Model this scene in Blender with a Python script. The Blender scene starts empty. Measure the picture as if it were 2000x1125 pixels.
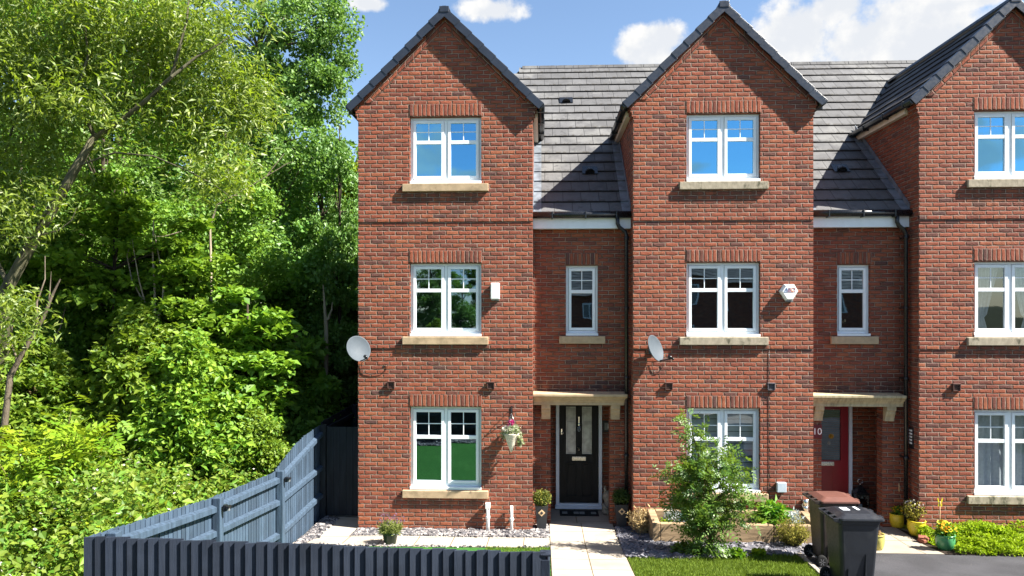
import bpy, bmesh, math, random
import numpy as np
from mathutils import Vector, Matrix
S = bpy.context.scene
COL = S.collection
R = math.radians
random.seed(7)
SUN_E, SKY_S, CLOUD_S, EXPO = 5.0, .055, .26, 2.0
# ------------------------------------------------------------------ camera model (metres; facade fronts stand on Y=0)
F, DC, ZC, HY = 1389.0, 12.6, 3.83, 615.0
TH = math.atan(3e-5*F)
SN, CS = math.sin(TH), math.cos(TH)
def ray(x, y):
    l = (x-1000)/F; u = (HY-y)/F
    return Vector((-SN+l*CS, CS+l*SN, u))
def on_plane(x, y, Y):
    d = ray(x, y); return Vector((0, -DC, ZC)) + d*((Y+DC)/d.y)
def gz(Y):                                  # the front gardens rise gently towards the street
    return 0.0 if Y > -.5 else (.085*(-.5-Y) if Y > -6.3 else .493)
def on_ground(x, y):
    d = ray(x, y); t = 1.0
    while t < 60:
        p = Vector((0, -DC, ZC)) + d*t
        if p.z <= gz(p.y): return Vector((p.x, p.y, gz(p.y)))
        t += .01
    return p
cam = bpy.data.cameras.new('camera'); co = bpy.data.objects.new('camera', cam); COL.objects.link(co)
cam.sensor_width = 36; cam.lens = F/2000*36; cam.shift_y = (HY-562.5)/2000; cam.clip_end = 2000; cam.clip_start = .05
co.location = (0, -DC, ZC); co.rotation_euler = (R(90), 0, TH); S.camera = co
# ------------------------------------------------------------------ object helpers
def tag(o, label, cat, group=None, kind=None):
    if label: o['label'] = label
    if cat: o['category'] = cat
    if group: o['group'] = group
    if kind: o['kind'] = kind
    return o
def empty(name, loc, label, cat, group=None, rz=0):
    o = bpy.data.objects.new(name, None); COL.objects.link(o); o.location = loc; o.rotation_euler = (0, 0, rz)
    o.empty_display_size = .1
    return tag(o, label, cat, group)
class MB:
    """collects faces; build() links them as one mesh object"""
    def __init__(s): s.v = []; s.f = []; s.uv = {}; s.sm = set()
    def pt(s, *p): s.v.append(tuple(p)); return len(s.v)-1
    def face(s, pts, uv=None):
        b = len(s.v); s.v += [tuple(p) for p in pts]; s.f.append(tuple(range(b, b+len(pts))))
        if uv: s.uv[len(s.f)-1] = uv
    def box(s, x0, x1, y0, y1, z0, z1, M=None):
        c = [Vector((x, y, z)) for x in (x0, x1) for y in (y0, y1) for z in (z0, z1)]
        if M: c = [M @ p for p in c]
        b = len(s.v); s.v += [tuple(p) for p in c]
        for q in ((0,1,3,2),(4,6,7,5),(0,4,5,1),(2,3,7,6),(0,2,6,4),(1,5,7,3)): s.f.append(tuple(b+i for i in q))
    def prism(s, prof, axis, a0, a1):
        """prof: 2D polygon in the other two axes; extruded along axis"""
        def P(p, a): return {'x': (a, p[0], p[1]), 'y': (p[0], a, p[1]), 'z': (p[0], p[1], a)}[axis]
        n = len(prof); b = len(s.v)
        s.v += [P(p, a0) for p in prof]+[P(p, a1) for p in prof]
        s.f.append(tuple(range(b+n-1, b-1, -1))); s.f.append(tuple(range(b+n, b+2*n)))
        for i in range(n): s.f.append((b+i, b+(i+1) % n, b+n+(i+1) % n, b+n+i))
    def tube(s, pts, rad, n=8, cap=True, smooth=True):
        pts = [Vector(p) for p in pts]; rr = rad if isinstance(rad, (list, tuple)) else [rad]*len(pts)
        b = len(s.v); prev = None
        for i, p in enumerate(pts):
            d = (pts[min(i+1, len(pts)-1)]-pts[max(i-1, 0)]).normalized()
            if prev is None:
                a = d.cross(Vector((0, 0, 1)) if abs(d.z) < .9 else Vector((1, 0, 0))).normalized()
            else: a = (prev-d*prev.dot(d)).normalized()
            prev = a; c = d.cross(a)
            for k in range(n):
                t = 2*math.pi*k/n; s.v.append(tuple(p+(a*math.cos(t)+c*math.sin(t))*rr[i]))
        for i in range(len(pts)-1):
            for k in range(n):
                s.f.append((b+i*n+k, b+i*n+(k+1) % n, b+(i+1)*n+(k+1) % n, b+(i+1)*n+k))
                if smooth: s.sm.add(len(s.f)-1)
        if cap:
            s.f.append(tuple(b+k for k in range(n-1, -1, -1))); e = b+(len(pts)-1)*n
            s.f.append(tuple(e+k for k in range(n)))
    def lathe(s, prof, n=20, M=None, smooth=True, closed=False):
        """prof: (r, z) from bottom to top round the z axis"""
        b = len(s.v)
        for r, z in prof:
            for k in range(n):
                t = 2*math.pi*k/n; p = Vector((r*math.cos(t), r*math.sin(t), z))
                s.v.append(tuple(M @ p if M else p))
        for i in range(len(prof)-1):
            for k in range(n):
                s.f.append((b+i*n+k, b+i*n+(k+1) % n, b+(i+1)*n+(k+1) % n, b+(i+1)*n+k))
                if smooth: s.sm.add(len(s.f)-1)
        s.f.append(tuple(b+k for k in range(n-1, -1, -1))); e = b+(len(prof)-1)*n
        s.f.append(tuple(e+k for k in range(n)))
    def build(s, name, m, parent=None, bevel=0, uvoff=(0, 0), seg=2):
        me = bpy.data.meshes.new(name); me.from_pydata(s.v, [], s.f); me.update()
        uvl = me.uv_layers.new(name='UVMap')
        for p in me.polygons:
            cu = s.uv.get(p.index)
            for j, li in enumerate(p.loop_indices):
                if cu: u = cu[j]
                else:
                    c = me.vertices[me.loops[li].vertex_index].co; n = p.normal
                    if abs(n.y) >= abs(n.x) and abs(n.y) >= abs(n.z)*.8: u = (c.x, c.z)
                    elif abs(n.x) >= abs(n.z)*.8: u = (c.y+.06, c.z)
                    else: u = (c.x, c.y)
                uvl.data[li].uv = (u[0]+uvoff[0], u[1]+uvoff[1])
            p.use_smooth = p.index in s.sm
        if m: me.materials.append(m)
        o = bpy.data.objects.new(name, me); COL.objects.link(o)
        if parent: o.parent = parent
        if bevel:
            b = o.modifiers.new('bevel', 'BEVEL'); b.width = bevel; b.segments = seg; b.limit_method = 'ANGLE'; b.angle_limit = R(40)
        return o
def text_mesh(name, body, size, m, parent, loc, rot, ext=.003, shear=0):
    c = bpy.data.curves.new(name+'_c', 'FONT'); c.body = body; c.size = size; c.extrude = ext; c.align_x = 'CENTER'; c.align_y = 'CENTER'; c.shear = shear
    t = bpy.data.objects.new('t', c); COL.objects.link(t)
    me = bpy.data.meshes.new_from_object(t.evaluated_get(bpy.context.evaluated_depsgraph_get()))
    bpy.data.objects.remove(t); bpy.data.curves.remove(c)
    me.name = name; me.materials.clear(); me.materials.append(m)
    o = bpy.data.objects.new(name, me); COL.objects.link(o); o.parent = parent; o.location = loc; o.rotation_euler = rot
    return o
# ------------------------------------------------------------------ materials
class NT:
    def __init__(s, name):
        s.m = bpy.data.materials.new(name); s.m.use_nodes = True; s.t = s.m.node_tree
        s.t.nodes.clear(); s.out = s.n('ShaderNodeOutputMaterial')
    def n(s, typ, **kw):
        nd = s.t.nodes.new(typ)
        for k, v in kw.items(): setattr(nd, k, v)
        return nd
    def set(s, sock, v):
        if hasattr(v, 'is_linked') or isinstance(v, bpy.types.NodeSocket): s.t.links.new(v, sock)
        else:
            if isinstance(v, (tuple, list)) and len(v) == 3 and sock.type == 'RGBA': v = (*v, 1)
            sock.default_value = v
    def math(s, op, a, b=None, c=None, clamp=False):
        nd = s.n('ShaderNodeMath', operation=op); nd.use_clamp = clamp
        for i, v in enumerate((a, b, c)):
            if v is not None: s.set(nd.inputs[i], v)
        return nd.outputs[0]
    def mix(s, fac, a, b, typ='MIX'):
        nd = s.n('ShaderNodeMix', data_type='RGBA', blend_type=typ)
        s.set(nd.inputs[0], fac); s.set(nd.inputs[6], a); s.set(nd.inputs[7], b); return nd.outputs[2]
    def smooth(s, v, lo, hi, a=0.0, b=1.0):
        nd = s.n('ShaderNodeMapRange', interpolation_type='SMOOTHSTEP')
        s.set(nd.inputs[0], v); s.set(nd.inputs[1], lo); s.set(nd.inputs[2], hi); s.set(nd.inputs[3], a); s.set(nd.inputs[4], b); return nd.outputs[0]
    def noise(s, vec, scale, detail=4, rough=.55):
        nd = s.n('ShaderNodeTexNoise'); s.set(nd.inputs['Vector'], vec); nd.inputs['Scale'].default_value = scale
        nd.inputs['Detail'].default_value = detail; nd.inputs['Roughness'].default_value = rough; return nd
    def ramp(s, fac, stops, interp='LINEAR'):
        nd = s.n('ShaderNodeValToRGB'); nd.color_ramp.interpolation = interp; e = nd.color_ramp.elements
        while len(e) < len(stops): e.new(.5)
        for q, (p, c) in zip(e, stops): q.position = p; q.color = (*c, 1)
        s.set(nd.inputs[0], fac); return nd.outputs[0]
    def bump(s, h, dist, strength=1.0, normal=None):
        nd = s.n('ShaderNodeBump'); nd.inputs['Strength'].default_value = strength; nd.inputs['Distance'].default_value = dist
        s.set(nd.inputs['Height'], h)
        if normal: s.set(nd.inputs['Normal'], normal)
        return nd.outputs[0]
    def principled(s, base, rough=.6, spec=.3, metal=0, normal=None, **kw):
        b = s.n('ShaderNodeBsdfPrincipled')
        s.set(b.inputs['Base Color'], base); s.set(b.inputs['Roughness'], rough); s.set(b.inputs['Specular IOR Level'], spec); s.set(b.inputs['Metallic'], metal)
        if normal: s.set(b.inputs['Normal'], normal)
        for k, v in kw.items(): s.set(b.inputs[k.replace('_', ' ')], v)
        s.t.links.new(b.outputs[0], s.out.inputs[0]); return b
def plain(name, col, rough=.5, spec=.4, metal=0, var=.18, scale=9, bump=.0006, dirt=None, stretch=(1, 1, 1)):
    """a painted / plastic / stone material with object-space mottling"""
    k = NT(name); tc = k.n('ShaderNodeTexCoord').outputs['Object']
    mp = k.n('ShaderNodeMapping'); mp.inputs['Scale'].default_value = stretch; k.set(mp.inputs[0], tc); v = mp.outputs[0]
    n1 = k.noise(v, scale, 6).outputs[0]; n2 = k.noise(v, scale*6, 3).outputs[0]
    c = k.mix(k.smooth(n1, .25, .75), tuple(x*(1-var) for x in col), tuple(min(1, x*(1+var)) for x in col))
    if dirt: c = k.mix(k.smooth(k.noise(v, scale*.6, 8, .65).outputs[0], .5, .7, 0, dirt[1]), c, dirt[0])
    k.principled(c, k.smooth(n2, .2, .8, max(.02, rough-.08), min(1, rough+.08)), spec, metal, k.bump(k.math('ADD', n1, n2), bump) if bump else None)
    return k.m
def board_mat(name, col, axis, pitch, off):
    k = NT(name); tc = k.n('ShaderNodeTexCoord').outputs['Object']; sp = k.n('ShaderNodeSeparateXYZ'); k.set(sp.inputs[0], tc)
    u = k.math('DIVIDE', k.math('ADD', sp.outputs[axis], off), pitch); wn = k.n('ShaderNodeTexWhiteNoise', noise_dimensions='1D'); k.set(wn.inputs['W'], k.math('FLOOR', u))
    mp = k.n('ShaderNodeMapping'); mp.inputs['Scale'].default_value = (30, 30, 2.5); k.set(mp.inputs[0], tc); g = k.noise(mp.outputs[0], 1.5, 7, .65).outputs[0]
    n1 = k.noise(tc, 2.2, 5).outputs[0]
    c = k.mix(wn.outputs['Value'], tuple(x*.72 for x in col), tuple(x*1.3 for x in col))
    c = k.mix(k.smooth(g, .45, .75, 0, .55), c, tuple(x*.55 for x in col)); c = k.mix(k.smooth(n1, .45, .7, 0, .5), c, tuple(min(1, x*1.5+.004) for x in col))
    c = k.mix(k.smooth(k.noise(tc, 55, 2).outputs[0], .72, .78, 0, .6), c, tuple(x*2.6+.01 for x in col))
    k.principled(c, k.smooth(g, .3, .7, .5, .75), .28, 0, k.bump(g, .004)); return k.m
def brick_mat(name='red_brick'):
    k = NT(name); uv = k.n('ShaderNodeUVMap'); uv.uv_map = 'UVMap'
    tc = k.n('ShaderNodeTexCoord').outputs['Object']
    w = k.noise(uv.outputs[0], 13, 4); sub = k.n('ShaderNodeVectorMath', operation='SUBTRACT'); k.set(sub.inputs[0], w.outputs['Color']); sub.inputs[1].default_value = (.5, .5, .5)
    sc = k.n('ShaderNodeVectorMath', operation='SCALE'); k.set(sc.inputs[0], sub.outputs[0]); sc.inputs[3].default_value = .021
    ad = k.n('ShaderNodeVectorMath', operation='ADD'); k.set(ad.inputs[0], uv.outputs[0]); k.set(ad.inputs[1], sc.outputs[0])
    sp = k.n('ShaderNodeSeparateXYZ'); k.set(sp.inputs[0], ad.outputs[0])
    v = k.math('DIVIDE', sp.outputs[1], .075); row = k.math('FLOOR', v); fv = k.math('FRACT', v)
    u = k.math('ADD', k.math('DIVIDE', sp.outputs[0], .225), k.math('MULTIPLY', k.math('FLOORED_MODULO', row, 2), .5))
    col = k.math('FLOOR', u); fu = k.math('FRACT', u)
    def edge(f, s_): return k.math('MULTIPLY', k.math('MINIMUM', f, k.math('SUBTRACT', 1, f)), s_)
    d = k.math('SMOOTH_MIN', edge(fu, .225), edge(fv, .075), .008)
    cx = k.n('ShaderNodeCombineXYZ'); k.set(cx.inputs[0], col); k.set(cx.inputs[1], row)
    wn = k.n('ShaderNodeTexWhiteNoise', noise_dimensions='2D'); k.set(wn.inputs['Vector'], cx.outputs[0])
    sw = k.n('ShaderNodeSeparateColor'); k.set(sw.inputs[0], wn.outputs['Color'])
    c = k.ramp(wn.outputs['Value'], [(0, (.212,.057,.033)), (.22, (.262,.074,.039)), (.4, (.168,.049,.032)), (.55, (.295,.096,.047)), (.68, (.218,.057,.034)), (.81, (.165,.05,.034)), (.92, (.13,.049,.038)), (.98, (.095,.046,.04)), (1, (.075,.043,.041))])
    fine = k.noise(uv.outputs[0], 70, 4).outputs[0]; mid = k.noise(uv.outputs[0], 9, 4).outputs[0]
    c = k.mix(k.smooth(fine, .3, .75, 0, .45), c, k.mix(.5, c, (.42,.14,.08)))
    c = k.mix(k.smooth(mid, .52, .72, 0, .5), c, (.17, .062, .048))
    st = k.noise(tc, .55, 5).outputs[0]
    c = k.mix(k.smooth(st, .5, .75, 0, .28), c, (.16,.06,.04))
    spo = k.n('ShaderNodeSeparateXYZ'); k.set(spo.inputs[0], tc); smp = k.n('ShaderNodeMapping'); smp.inputs['Scale'].default_value = (9, 9, .9); k.set(smp.inputs[0], tc); sn = k.noise(smp.outputs[0], 1.0, 5).outputs[0]
    for zs in (6.02, 3.3, .57):
        m_ = k.math('MULTIPLY', k.math('MULTIPLY', k.smooth(spo.outputs[2], zs-.75, zs-.05), k.math('LESS_THAN', spo.outputs[2], zs)), k.math('MULTIPLY', k.smooth(spo.outputs[0], .7, .85), k.smooth(spo.outputs[0], 2.3, 2.45, 1, 0)))
        c = k.mix(k.math('MULTIPLY', m_, k.smooth(sn, .42, .62, 0, .75)), c, (.1,.05,.035))
    lowm = k.math('MULTIPLY', k.smooth(spo.outputs[2], .12, .5, 1, 0), k.smooth(k.noise(tc, 2.2, 6).outputs[0], .35, .6, 0, .6)); c = k.mix(lowm, c, (.34,.11,.05))
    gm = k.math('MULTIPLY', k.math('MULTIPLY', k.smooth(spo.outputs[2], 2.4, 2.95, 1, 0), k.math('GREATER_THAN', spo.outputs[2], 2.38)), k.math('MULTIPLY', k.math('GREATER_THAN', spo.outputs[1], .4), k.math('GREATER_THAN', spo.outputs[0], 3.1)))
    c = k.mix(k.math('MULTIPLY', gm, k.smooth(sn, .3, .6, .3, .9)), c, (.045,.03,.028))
    mor = k.smooth(d, .0048, .0082)
    mn = k.noise(uv.outputs[0], 5, 4).outputs[0]
    mcol = k.mix(k.smooth(mn, .35, .65), (.175,.115,.085), (.345,.25,.195))
    c = k.mix(mor, mcol, c)
    h = k.math('ADD', k.smooth(d, .003, .018), k.math('MULTIPLY', fine, .28))
    tilt = k.math('MULTIPLY', k.math('SUBTRACT', sw.outputs[0], .5), k.math('MULTIPLY', k.math('SUBTRACT', fu, .5), .55))
    h = k.math('ADD', h, k.math('ADD', tilt, k.math('MULTIPLY', mid, .35)))
    k.principled(c, .85, .2, 0, k.bump(h, .032, 1.0)); return k.m
def tile_mat(name, base=(.092,.092,.095), w=.335, moss=1.0):
    k = NT(name); uv = k.n('ShaderNodeUVMap'); uv.uv_map = 'UVMap'
    sp = k.n('ShaderNodeSeparateXYZ'); k.set(sp.inputs[0], uv.outputs[0])
    row = k.math('FLOOR', sp.outputs[1]); fv = k.math('FRACT', sp.outputs[1])
    u = k.math('ADD', k.math('DIVIDE', sp.outputs[0], w), k.math('MULTIPLY', k.math('FLOORED_MODULO', row, 2), .5))
    cl = k.math('FLOOR', u); fu = k.math('FRACT', u)
    cx = k.n('ShaderNodeCombineXYZ'); k.set(cx.inputs[0], cl); k.set(cx.inputs[1], row)
    wn = k.n('ShaderNodeTexWhiteNoise', noise_dimensions='2D'); k.set(wn.inputs['Vector'], cx.outputs[0])
    tc = k.n('ShaderNodeTexCoord').outputs['Object']
    n1 = k.noise(tc, 4, 6).outputs[0]; n2 = k.noise(tc, 38, 5, .7).outputs[0]
    c = k.mix(wn.outputs['Value'], tuple(x*.86 for x in base), tuple(x*1.14 for x in base))
    c = k.mix(k.smooth(n1, .4, .7, 0, .5), c, tuple(x*.6 for x in base))
    c = k.mix(k.smooth(n2, .62, .72, 0, .5), c, (.33,.32,.29)); c = k.mix(k.smooth(k.noise(tc, 1.1, 7, .65).outputs[0], .5, .66, 0, .4), c, (.21,.21,.2)); c = k.mix(k.smooth(k.noise(tc, 6, 8, .7).outputs[0], .54, .66, 0, .6), c, tuple(x*.5 for x in base))
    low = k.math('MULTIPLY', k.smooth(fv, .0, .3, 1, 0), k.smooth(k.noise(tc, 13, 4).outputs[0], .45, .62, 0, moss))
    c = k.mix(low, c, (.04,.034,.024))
    j = k.math('MINIMUM', fu, k.math('SUBTRACT', 1, fu)); jm = k.smooth(j, .008, .03)
    c = k.mix(jm, tuple(x*.45 for x in base), c)
    c = k.mix(k.smooth(fv, .028, .05, .9, 0), c, (.012,.012,.012))  # risers near black: shadow under each course painted in, along with moss
    k.principled(c, .8, .3, 0, k.bump(k.math('ADD', k.math('MULTIPLY', jm, .6), k.math('MULTIPLY', n2, .35)), .006)); return k.m
def glass_mat(name, refl=.42, tint=(.75,.88,1)):
    k = NT(name); tr = k.n('ShaderNodeBsdfTransparent'); tr.inputs[0].default_value = (.62,.68,.7,1)
    gl = k.n('ShaderNodeBsdfGlossy'); gl.inputs['Roughness'].default_value = .012; gl.inputs[0].default_value = (*tint, 1)
    tc = k.n('ShaderNodeTexCoord').outputs['Object']
    k.set(gl.inputs['Normal'], k.bump(k.noise(tc, 1.6, 1).outputs[0], .004, .5))
    mx = k.n('ShaderNodeMixShader'); mx.inputs[0].default_value = refl
    k.t.links.new(tr.outputs[0], mx.inputs[1]); k.t.links.new(gl.outputs[0], mx.inputs[2]); k.t.links.new(mx.outputs[0], k.out.inputs[0]); return k.m
def leaf_mat(name, c0, c1, trans=.45, tcol=None, gloss=.06, rough=.4):
    """leaf colours vary leaf by leaf (attribute rnd)"""
    k = NT(name); at = k.n('ShaderNodeAttribute'); at.attribute_name = 'rnd'
    c = k.mix(at.outputs['Fac'], c0, c1)
    oi = k.n('ShaderNodeObjectInfo'); hs = k.n('ShaderNodeHueSaturation')
    hs.inputs['Saturation'].default_value = 1.0
    k.set(hs.inputs['Hue'], k.smooth(oi.outputs['Random'], 0, 1, .495, .512)); k.set(hs.inputs['Value'], k.smooth(oi.outputs['Random'], 0, 1, .85, 1.15)); k.set(hs.inputs['Color'], c); c = hs.outputs[0]
    df = k.n('ShaderNodeBsdfDiffuse'); k.set(df.inputs[0], c)
    tl = k.n('ShaderNodeBsdfTranslucent'); k.set(tl.inputs[0], k.mix(.6, c, tcol) if tcol else c)
    m1 = k.n('ShaderNodeMixShader'); m1.inputs[0].default_value = trans; k.t.links.new(df.outputs[0], m1.inputs[1]); k.t.links.new(tl.outputs[0], m1.inputs[2])
    gl = k.n('ShaderNodeBsdfGlossy'); gl.inputs['Roughness'].default_value = rough+.15
    m2 = k.n('ShaderNodeMixShader'); m2.inputs[0].default_value = gloss*.4; k.t.links.new(m1.outputs[0], m2.inputs[1]); k.t.links.new(gl.outputs[0], m2.inputs[2])
    k.t.links.new(m2.outputs[0], k.out.inputs[0]); return k.m
M = {}
M['brick'] = brick_mat()
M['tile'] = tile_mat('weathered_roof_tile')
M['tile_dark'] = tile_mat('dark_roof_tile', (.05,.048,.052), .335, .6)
M['verge'] = plain('slate_blue_verge', (.02,.026,.04), .38, .5, scale=5)
M['upvc'] = plain('white_upvc', (.74,.78,.8), .32, .45, var=.03, bump=0)
M['fascia'] = plain('white_fascia_board', (.72,.76,.8), .35, .4, var=.04, bump=0)
M['soffit'] = plain('cream_soffit_board', (.62,.57,.46), .5, .3, var=.08, bump=0)
M['black'] = plain('black_plastic', (.008,.009,.011), .3, .5, bump=0)
M['lead'] = plain('lead_sheet', (.15,.17,.195), .45, .5, .15, var=.35, scale=7, bump=.002)
M['stone'] = plain('cast_sandstone', (.42,.31,.195), .85, .15, var=.14, scale=9, bump=.0015, dirt=((.24,.18,.11), .7))
M['stone_old'] = plain('mossy_sandstone', (.36,.31,.23), .9, .1, var=.2, scale=16, bump=.002, dirt=((.045,.05,.03), .85), stretch=(1,1,.5))
M['glass'] = glass_mat('window_glass', .28, (.55,.8,1))
M['glass_blue'] = glass_mat('sky_blue_tinted_glass', .6, (.24,.66,1))  # blue of the reflected sky put into the reflection tint, not a coating
M['glass_dim'] = glass_mat('dim_door_glass', .1)
M['glass_clear'] = glass_mat('clear_window_glass', .15)
M['glass_door'] = plain('frosted_leaded_glass', (.36,.38,.36), .12, .5, var=.3, scale=8, bump=.001)
M['blind_dark'] = plain('grey_blind', (.06,.065,.07), .6, .2)
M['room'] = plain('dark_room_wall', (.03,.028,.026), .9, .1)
M['blind'] = plain('white_blind', (.42,.43,.45), .7, .2, var=.05)
M['curtain'] = plain('pale_curtain', (.5,.5,.52), .85, .1, var=.1, scale=20)
M['door_black'] = plain('black_woodgrain', (.011,.0115,.013), .5, .18, var=.45, scale=5, bump=.0012, stretch=(6,6,.7))
M['door_red'] = plain('red_door_paint', (.25,.008,.016), .35, .45, var=.12, scale=4)
M['frame_blue'] = plain('white_door_frame', (.62,.68,.76), .35, .4, var=.04, bump=0)
M['chrome'] = plain('brushed_chrome', (.7,.68,.62), .22, .5, 1.0, var=.06, bump=0)
M['brass'] = plain('white_metal_plate', (.62,.58,.5), .3, .5, .5, var=.08, bump=0)
M['vent'] = plain('brown_airbrick', (.085,.042,.034), .6, .3, bump=0)
M['vent_grey'] = plain('grey_airbrick', (.1,.09,.1), .6, .3, bump=0)
M['dish'] = plain('pale_grey_dish', (.068,.083,.098), .6, .15, var=.06, scale=12, bump=0)
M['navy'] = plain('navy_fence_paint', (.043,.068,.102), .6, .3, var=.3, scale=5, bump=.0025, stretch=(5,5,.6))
M['navy_front'] = plain('dark_navy_front_fence', (.017,.023,.037), .65, .2, var=.35, scale=5, bump=.003, stretch=(5,5,.6))  # front fence given a darker navy than the side fence
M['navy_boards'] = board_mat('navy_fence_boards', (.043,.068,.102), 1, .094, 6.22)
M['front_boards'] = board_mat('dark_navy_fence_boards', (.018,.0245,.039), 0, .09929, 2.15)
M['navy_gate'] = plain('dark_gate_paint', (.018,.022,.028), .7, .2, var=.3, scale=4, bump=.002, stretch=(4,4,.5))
M['white_plastic'] = plain('white_pipe_plastic', (.7,.7,.68), .4, .4, var=.1, scale=20, bump=0, dirt=((.35,.33,.28), .5))
M['box_white'] = plain('white_alarm_plastic', (.76,.76,.74), .3, .5, var=.03, bump=0)
M['box_grey'] = plain('grey_box_plastic', (.45,.52,.58), .45, .4, var=.06, bump=0)
M['sleeper'] = plain('weathered_sleeper', (.30,.215,.13), .85, .15, var=.3, scale=4, bump=.004, stretch=(.6,4,6), dirt=((.1,.07,.045), .5))
M['soil'] = plain('dark_soil', (.035,.026,.02), .95, .1, var=.4, scale=20, bump=.01)
M['undergrowth'] = plain('leafy_undergrowth_soil', (.022,.026,.012), .95, .1, var=.5, scale=6, bump=.01)
M['planter'] = plain('charcoal_planter', (.028,.03,.034), .45, .4, var=.12)
M['tan'] = plain('tan_tile', (.6,.42,.24), .6, .3)
M['yellow_pot'] = plain('yellow_glaze', (.62,.5,.03), .3, .5, var=.12, scale=7, bump=0)
M['pale_pot'] = plain('pale_yellow_glaze', (.42,.38,.1), .45, .4, var=.25, scale=9)
M['green_pot'] = plain('green_glaze', (.06,.24,.1), .22, .5, var=.25, scale=7, bump=0)
M['dkgreen_pot'] = plain('dark_green_plastic', (.015,.04,.02), .35, .4)
M['grey_pot'] = plain('grey_zinc', (.22,.26,.3), .45, .4, .3)
M['white_pot'] = plain('white_wicker', (.62,.56,.46), .8, .2, var=.3, scale=40, bump=.004)
M['terracotta'] = plain('red_stone', (.24,.09,.06), .85, .15, var=.35, scale=14, bump=.006)
M['bin_black'] = plain('dark_bin_plastic', (.013,.0155,.021), .42, .45, var=.15, scale=5, dirt=((.06,.062,.06), .35))
M['bin_brown'] = plain('dark_brown_bin_plastic', (.03,.022,.018), .42, .45, var=.2, scale=5, dirt=((.07,.06,.05), .35))
M['lid_brown'] = plain('brown_lid_plastic', (.115,.048,.036), .48, .4, var=.12, scale=5)
M['rubber'] = plain('black_rubber', (.012,.012,.012), .75, .2)
M['hub'] = plain('grey_hub_plastic', (.12,.12,.125), .5, .4)
M['sticker'] = plain('white_sticker', (.62,.66,.7), .5, .4, var=.1, scale=30, bump=0)
M['maroon'] = plain('maroon_plaque', (.11,.012,.018), .35, .4, bump=0)
M['slate_plaque'] = plain('black_plaque', (.012,.012,.014), .4, .4, bump=0)
M['plaque_face'] = plain('grey_plaque_face', (.16,.17,.17), .4, .4, bump=0)
M['white_paint'] = plain('white_sign_paint', (.8,.8,.78), .5, .3, var=.02, bump=0)
M['logo_blue'] = plain('blue_logo_print', (.05,.11,.3), .4, .4, bump=0)
M['logo_red'] = plain('purple_logo_print', (.28,.1,.16), .4, .4, bump=0)
M['logo_orange'] = plain('orange_logo_print', (.62,.17,.04), .4, .4, bump=0)
M['bark'] = plain('grey_bark', (.13,.105,.08), .9, .1, var=.4, scale=9, bump=.01, stretch=(1,1,.3))
M['bark_willow'] = plain('mossy_willow_bark', (.085,.08,.05), .9, .1, var=.4, scale=9, bump=.01, stretch=(1,1,.3))
M['bark_pale'] = plain('pale_dead_wood', (.30,.25,.19), .9, .1, var=.3, scale=9, bump=.006, stretch=(1,1,.3))
M['bark_dark'] = plain('dark_bark', (.05,.04,.03), .95, .1, var=.4, scale=9, bump=.01, stretch=(1,1,.3))
M['twig'] = plain('green_brown_twig', (.11,.09,.04), .9, .1)
M['cone_grey'] = plain('stone_figure', (.3,.27,.22), .9, .1, var=.3, scale=20, bump=.006)
L = {}
L['willow'] = leaf_mat('willow_leaf', (.09,.18,.014), (.28,.36,.022), .5, (.32,.46,.02), .14)
L['poplar'] = leaf_mat('poplar_leaf', (.07,.165,.03), (.18,.30,.06), .4, (.2,.36,.03), .09, .35)
L['birch'] = leaf_mat('birch_leaf', (.085,.19,.022), (.21,.33,.035), .42, (.2,.33,.02), .07)
L['sycamore'] = leaf_mat('sycamore_leaf', (.085,.2,.016), (.21,.34,.028), .45, (.24,.38,.02), .05)
L['hazel'] = leaf_mat('hazel_leaf', (.09,.2,.016), (.24,.34,.03), .45, (.28,.4,.02), .06)
L['ash'] = leaf_mat('ash_leaf', (.12,.24,.014), (.29,.38,.02), .45, (.36,.42,.02), .04)
L['dark'] = leaf_mat('shade_leaf', (.09,.2,.03), (.2,.33,.04), .42, (.16,.3,.02), .04)
L['bramble'] = leaf_mat('bramble_leaf', (.07,.17,.016), (.23,.31,.035), .42, (.32,.38,.04), .05)
L['petal'] = leaf_mat('white_petal', (.5,.46,.4), (.72,.68,.62), .3, None, .02)
L['rowan'] = leaf_mat('shrub_leaf', (.05,.12,.014), (.15,.23,.03), .4, (.2,.28,.02), .09, .3)
L['topiary'] = leaf_mat('topiary_leaf', (.05,.10,.012), (.22,.2,.03), .3, None, .05)
L['topiary_dark'] = leaf_mat('dark_topiary_leaf', (.025,.06,.014), (.08,.12,.02), .3, None, .05)
L['dry'] = leaf_mat('dry_stem', (.24,.15,.07), (.5,.37,.2), .2, None, .02)
L['yellowgreen'] = leaf_mat('yellow_shrub_leaf', (.12,.13,.02), (.36,.29,.06), .35, None, .03)
L['cover'] = leaf_mat('creeping_leaf', (.2,.33,.01), (.36,.48,.018), .4, (.3,.45,.01), .03)
L['lavender'] = leaf_mat('lavender_leaf', (.13,.17,.04), (.26,.3,.08), .3, None, .03)
L['purple'] = leaf_mat('purple_flower', (.16,.1,.18), (.26,.17,.28), .3, None, .02)
L['silver'] = leaf_mat('silver_leaf', (.3,.36,.34), (.52,.56,.54), .25, None, .04)
L['bright'] = leaf_mat('bright_leaf', (.05,.19,.012), (.17,.30,.02), .4, (.2,.36,.01), .06)
L['orange'] = leaf_mat('orange_flower', (.6,.25,.02), (.75,.48,.03), .3, None, .02)
L['yellow'] = leaf_mat('yellow_petal', (.7,.56,.03), (.8,.68,.1), .3, None, .02)
L['pink'] = leaf_mat('pink_flower', (.4,.02,.16), (.5,.1,.3), .3, None, .02)
L['basketleaf'] = leaf_mat('variegated_leaf', (.16,.24,.06), (.6,.62,.46), .35, None, .03)
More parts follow.
